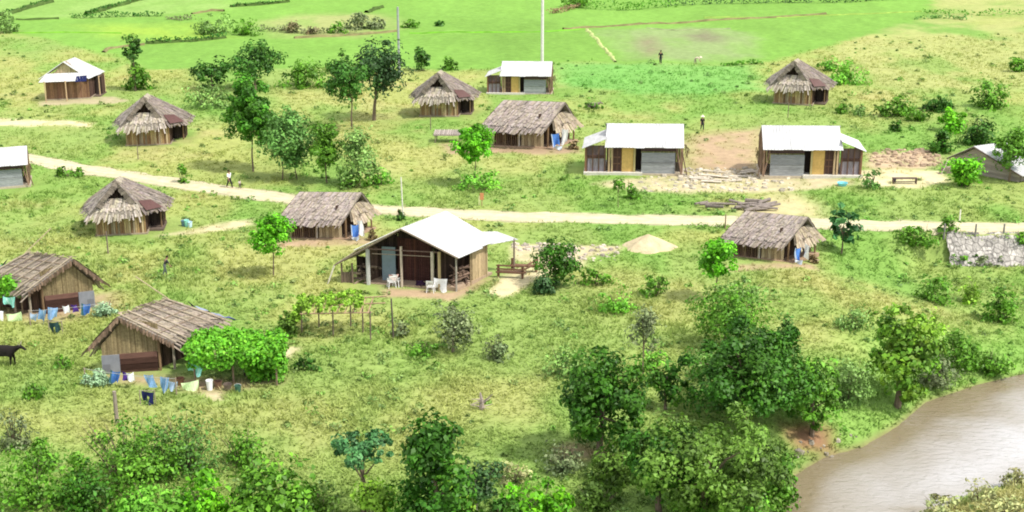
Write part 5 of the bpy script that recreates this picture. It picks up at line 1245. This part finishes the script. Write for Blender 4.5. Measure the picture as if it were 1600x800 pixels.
def rubble(polys, n, col, name, label, smin=.08, smax=.3, seed=3):
    g = random.Random(seed); mb = MB()
    for _ in range(n):
        P = g.choice(polys); x, y = g.uniform(P[0], P[2]), g.uniform(P[1], P[3]); p = pt(x, y); r = smin+(smax-smin)*g.random()**2
        c = jit(col, .35, g); top = [p+Vector((r*g.uniform(.5,.9)*math.cos(a_), r*g.uniform(.5,.9)*math.sin(a_), r*g.uniform(.35,.6))) for a_ in np.linspace(0, 5.2, 6)]
        bot = [p+Vector(((q.x-p.x)*1.4, (q.y-p.y)*1.4, -.06)) for q in top]
        mb.face(top, c)
        for i in range(6): mb.face([bot[i], bot[(i+1)%6], top[(i+1)%6], top[i]], c)
    tag(mb.build(name, M_STONE), label, 'rubble', kind='stuff')
rubble([(880,384,965,408),(800,380,880,392)], 170, (.40,.35,.29), 'stone_rubble', 'pinkish stone rubble along the path beside the pale yard', seed=4)
rubble([(1000,268,1240,300),(1060,262,1180,284)], 420, (.41,.37,.29), 'building_rubble', 'pale building rubble between the white roofed houses', seed=5, smax=.35)
rubble([(1360,234,1470,260)], 220, (.32,.235,.16), 'clay_clods', 'brownish clay clods behind the pale yard', seed=6, smax=.4)
rubble([(1240,716,1300,690),(1300,700,1400,672)], 16, (.28,.25,.2), 'bank_stones', 'a few stones on the river bank', seed=8)
# dead stump
p = pt(752, 640); mb = MB(); g = random.Random(9)
mb.tube([(0,0,-.2),(.03,0,.5),(-.05,.05,1.0)], [.16,.12,.05], (.30,.25,.22))
for i in range(14):
    a_ = g.uniform(0,6.28); q = Vector((.05*math.cos(a_),.05*math.sin(a_),g.uniform(.1,.8))); mb.bar(q, q+Vector((.6*math.cos(a_),.4*math.sin(a_),g.uniform(-.2,.55))), .035, jit((.34,.28,.25), .3, g), 5, .012)
tag(mb.build('dead_stump', M_BARK), 'dead grey stump with broken twigs in the open meadow', 'stump').location = p
# low shelter at the round tree
p = pt(696, 222); mb = MB(); mb.slab([(-1.2,-.5,.75),(1.6,-.5,.75),(1.7,.9,.95),(-1.1,.9,.95)], (0,0,.1), (.30,.26,.23))
for u, v in ((-1.0,-.4),(1.4,-.4),(-.9,.8),(1.5,.8)): mb.bar((u,v,-.2),(u,v,.8),.05,(.2,.16,.12))
for i in range(12): mb.bar((-1.1+i*.22,-.5,.9),(-1.0+i*.22,.95,1.08),.05,jit((.33,.29,.26), .3))
tag(mb.build('low_rack', M_WOOD), 'low pole rack left of the round tree by the grey long hut', 'rack').location = p

# ------------------------------------------------------------------ people and animals
def solid(col, base):
    m = bpy.data.materials.new(base.name); m.use_nodes = True; N, L = m.node_tree.nodes, m.node_tree.links; b = N['Principled BSDF']
    no = N.new('ShaderNodeTexNoise'); no.inputs['Scale'].default_value = 9; tc = N.new('ShaderNodeTexCoord'); L.new(tc.outputs['Object'], no.inputs['Vector'])
    mx = N.new('ShaderNodeMix'); mx.data_type = 'RGBA'; mx.inputs['A'].default_value = (*[v*.85 for v in col], 1); mx.inputs['B'].default_value = (*[min(.9, v*1.15) for v in col], 1)
    L.new(no.outputs['Fac'], mx.inputs['Factor']); L.new(mx.outputs['Result'], b.inputs['Base Color']); b.inputs['Roughness'].default_value = .8; b.inputs['Specular IOR Level'].default_value = .2
    return m
def skin_body(name, verts, edges, radii, col, m, parent, root=0, sub=1, smooth=True):
    me = bpy.data.meshes.new(name); me.from_pydata([tuple(v) for v in verts], edges, []); me.update()
    me.materials.append(solid(col, m)); o = bpy.data.objects.new(name, me); COL.objects.link(o)
    if parent: o.parent = parent
    sk = o.modifiers.new('skin', 'SKIN'); sk.use_smooth_shade = smooth
    for i, r in enumerate(radii):
        r = r if isinstance(r, tuple) else (r, r); me.skin_vertices[0].data[i].radius = r
    me.skin_vertices[0].data[root].use_root = True
    s = o.modifiers.new('sub', 'SUBSURF'); s.levels = sub; s.render_levels = sub
    return o
def person(px, py, h, rz, label, shirt, trouser, hair=(.02,.015,.012), hat=None, bend=0., stride=.22, arms=(.15,-.15), bare_legs=False, skin=(.33,.19,.12)):
    p = pt(px, py); root = empty('person', p, rz, h/1.66); tag(root, label, 'person')
    b = R(bend); hip = Vector((0,0,.86))
    def up(d, fwd=0, side=0):   # point of the upper body, which bends forward (-y) at the hip
        return hip+Vector((side, -d*math.sin(b)-fwd*math.cos(b), d*math.cos(b)-fwd*math.sin(b)))
    V, E, Rr = [], [], []
    def add(v, r, par=None):
        V.append(Vector(v)); Rr.append(r)
        if par is not None: E.append((par, len(V)-1))
        return len(V)-1
    pel = add(hip, (.135,.10)); wa = add(up(.2), (.12,.09), pel); ch = add(up(.42), (.15,.105), wa); nk = add(up(.56), .052, ch)
    jaw = add(up(.63, .015), .075, nk); hd = add(up(.73, .01), (.085,.095), jaw); add(up(.80), .055, hd); add(up(.69, .115), .014, jaw)
    for sx in (-1, 1): add(up(.69, 0, sx*.095), .016, hd)
    parts = dict(leg=[], arm=[])
    for i, sx in enumerate((-1, 1)):
        th = add(hip+Vector((sx*.09,0,-.06)), .088, pel); st = stride*sx
        kn = add((sx*.10, -st*.55-.03, .46), .058, th); an = add((sx*.10, -st+.04*(st < 0), .085+.05*(st < 0)), .036, kn); add((sx*.11, -st-.15, .03+.02*(st < 0)), .034, an)
        parts['leg'].append([pel, th, kn, an])
        sh = add(up(.48, 0, sx*.18), .055, ch); sw = arms[i]
        if bend > 20: el = up(.48)+Vector((sx*.2, -.12, -.28)); wr = el+Vector((-sx*.03, -.14, -.22))
        else: el = up(.20, sw*.5, sx*.235); wr = up(-.03, sw+.05, sx*.24)
        el = add(el, .042, sh); wr = add(wr, .028, el); d = (V[wr]-V[el]).normalized()
        pm = add(V[wr]+d*.07, .03, wr); parts['arm'].append([ch, sh, el, wr])
        for k in range(4):
            f0 = V[pm]+d*.045+Vector((0, -.03+.02*k, 0)); f1 = f0+d*(.05+.008*(k in (1,2)))+Vector((-sx*.012,0,0)); a_ = add(f0, .009, pm); add(f1, .008, a_)
        t = add(V[wr]+d*.05+Vector((0,-.04,0)), .010, wr); add(V[t]+d*.04+Vector((-sx*.008,-.015,0)), .009, t)
    skin_body('body', V, E, Rr, skin, M_SKIN, root)
    def garment(name, chains, grow, col, extra=None):
        ids, ed = [], []
        for c in chains:
            for a_ in c:
                if a_ not in ids: ids.append(a_)
            ed += list(zip(c[:-1], c[1:]))
        rr = []
        for i in ids:
            r = Rr[i]; rr.append(tuple(x+grow for x in r) if isinstance(r, tuple) else r+grow)
        ed = list({tuple(sorted((ids.index(a_), ids.index(b_)))) for a_, b_ in ed})
        skin_body(name, [V[i] for i in ids], ed, rr, col, M_CLOTH, root)
    garment('trousers', [[wa, pel]]+[l if not bare_legs else l[:3] for l in parts['leg']], .02, trouser)
    garment('shirt', [[pel, wa, ch]]+[a_[:3] for a_ in parts['arm']], .026, shirt)
    mb = MB(); c = up(.745, -.015); n = 12
    for j in range(5):
        for i in range(n):
            def q(i_, j_):
                ph = j_*.36; a_ = i_*6.2832/n; return c+Vector((.098*math.sin(ph)*math.cos(a_), .112*math.sin(ph)*math.sin(a_), .115*math.cos(ph)-.01))
            mb.face([q(i,j), q(i+1,j), q(i+1,j+1), q(i,j+1)], hair)
    mb.build('hair', M_CLOTH, root, True)
    for sx in (-1, 1):
        mb = MB(); e = up(.715, .088, sx*.036); mb.box(e-Vector((.012,.008,.009)), e+Vector((.012,.008,.009)), (.02,.015,.012)); mb.build('eye', M_SKIN, root)
    if hat:
        mb = MB(); c = up(.78)
        for i in range(16):
            a0, a1 = i*.3927, (i+1)*.3927; P = lambda a_, r, z: c+Vector((r*math.cos(a_), r*math.sin(a_), z))
            mb.face([P(a0,.24,-.04), P(a1,.24,-.04), P(a1,.01,.17), P(a0,.01,.17)], hat); mb.face([P(a0,.24,-.05), P(a0,.01,.15), P(a1,.01,.15), P(a1,.24,-.05)], hat)
        mb.build('hat', M_CLOTH, root)
    return root
person(359, 294, 1.62, R(55), 'person in a white shirt and black trousers walking on the dirt road', (.80,.80,.78), (.02,.02,.022), stride=.25)
person(375, 295, .82, R(40), 'small child in pale clothes walking behind the white shirted adult', (.50,.46,.44), (.05,.05,.06), stride=.12)
person(258, 431, 1.5, R(120), 'person in dark grey clothes stooping in the yellow grass', (.045,.05,.05), (.10,.12,.11), bend=22, stride=.16)
person(1097, 204, 1.55, R(10), 'person in black clothes and a pale hat standing at the brown soil patch', (.018,.018,.02), (.025,.025,.03), hat=(.62,.6,.45), stride=.14)
person(1032, 100, 1.75, R(-20), 'person in black standing at the edge of the muddy paddy', (.012,.014,.02), (.02,.02,.03), stride=.1)
person(1086, 100, 1.5, R(80), 'person in pale clothes bending down in the paddy', (.62,.52,.42), (.30,.25,.2), hat=(.6,.55,.42), bend=78, stride=.12)

def bovine(px, py, L_, rz, label, col, name, lying=False):
    p = pt(px, py); root = empty(name, p, rz, L_/2.0); tag(root, label, 'cow' if name == 'cow' else 'buffalo')
    dz = -.62 if lying else 0
    V, E, Rr = [], [], []
    def add(v, r, par=None):
        V.append(Vector(v)+Vector((0,0,dz))); Rr.append(r)
        if par is not None: E.append((par, len(V)-1))
        return len(V)-1
    bl = add((.0,0,.96), (.32,.36)); rp = add((-.55,0,1.06), (.29,.31), bl); cst = add((.5,0,.97), (.28,.37), bl); wth = add((.72,0,1.12), (.17,.24), cst)
    nk = add((.95,0,1.22), (.12,.17), wth); pol = add((1.18,0,1.34), (.10,.11), nk); fc = add((1.36,0,1.22), .085, pol); add((1.52,0,1.10), .07, fc)
    for sy in (-1, 1): e = add((1.12,sy*.18,1.33), .035, pol); add((1.08,sy*.27,1.30), .02, e)
    add((-.76,0,1.12), .05, rp); t = add((-.84,0,.85), .028, len(V)-1); add((-.85,0,.45), .035, t)
    for sy in (-1, 1):
        if lying:
            a_ = add((.62,sy*.2,.78), .11, cst); k = add((.85,sy*.25,.68), .07, a_); add((.6,sy*.28,.66), .05, k)
            a_ = add((-.55,sy*.22,.82), .14, rp); k = add((-.15,sy*.34,.72), .08, a_); add((-.45,sy*.38,.66), .05, k)
        else:
            a_ = add((.55,sy*.15,.72), .11, cst); k = add((.58+.05*sy,sy*.15,.40), .06, a_); f = add((.56+.08*sy,sy*.15,.09), .042, k); add((.60+.08*sy,sy*.15,.03), .048, f)
            a_ = add((-.60,sy*.16,.80), .15, rp); k = add((-.50-.06*sy,sy*.16,.62), .09, a_); h_ = add((-.70-.06*sy,sy*.15,.40), .05, k); f = add((-.66-.08*sy,sy*.15,.09), .04, h_); add((-.62-.08*sy,sy*.15,.03), .048, f)
    skin_body('body', V, E, Rr, col, M_HIDE, root)
    for sy in (-1, 1):
        mb = MB(); mb.tube([Vector((1.16,sy*.08,1.42+dz)), Vector((1.15,sy*.2,1.52+dz)), Vector((1.18,sy*.22,1.66+dz))], [.03,.024,.008], (.25,.22,.18)); mb.build('horn', M_HIDE, root)
        mb = MB(); mb.box((1.30,sy*.078-.012,1.29+dz),(1.335,sy*.078+.012,1.32+dz),(.01,.01,.01)); mb.build('eye', M_HIDE, root)
    return root
bovine(7, 571, 1.95, R(-8), 'stocky black brown cow standing in the grass at the left edge', (.013,.010,.009), 'cow')
bovine(925, 169, 1.7, R(12), 'grey buffalo lying in the grass above the left white roofed house', (.17,.13,.12), 'buffalo', lying=True)
bush(927, 171, 34, 161, 'mid', 'low bush beside the lying buffalo', dens=.3)

grass_tufts(); weeds()
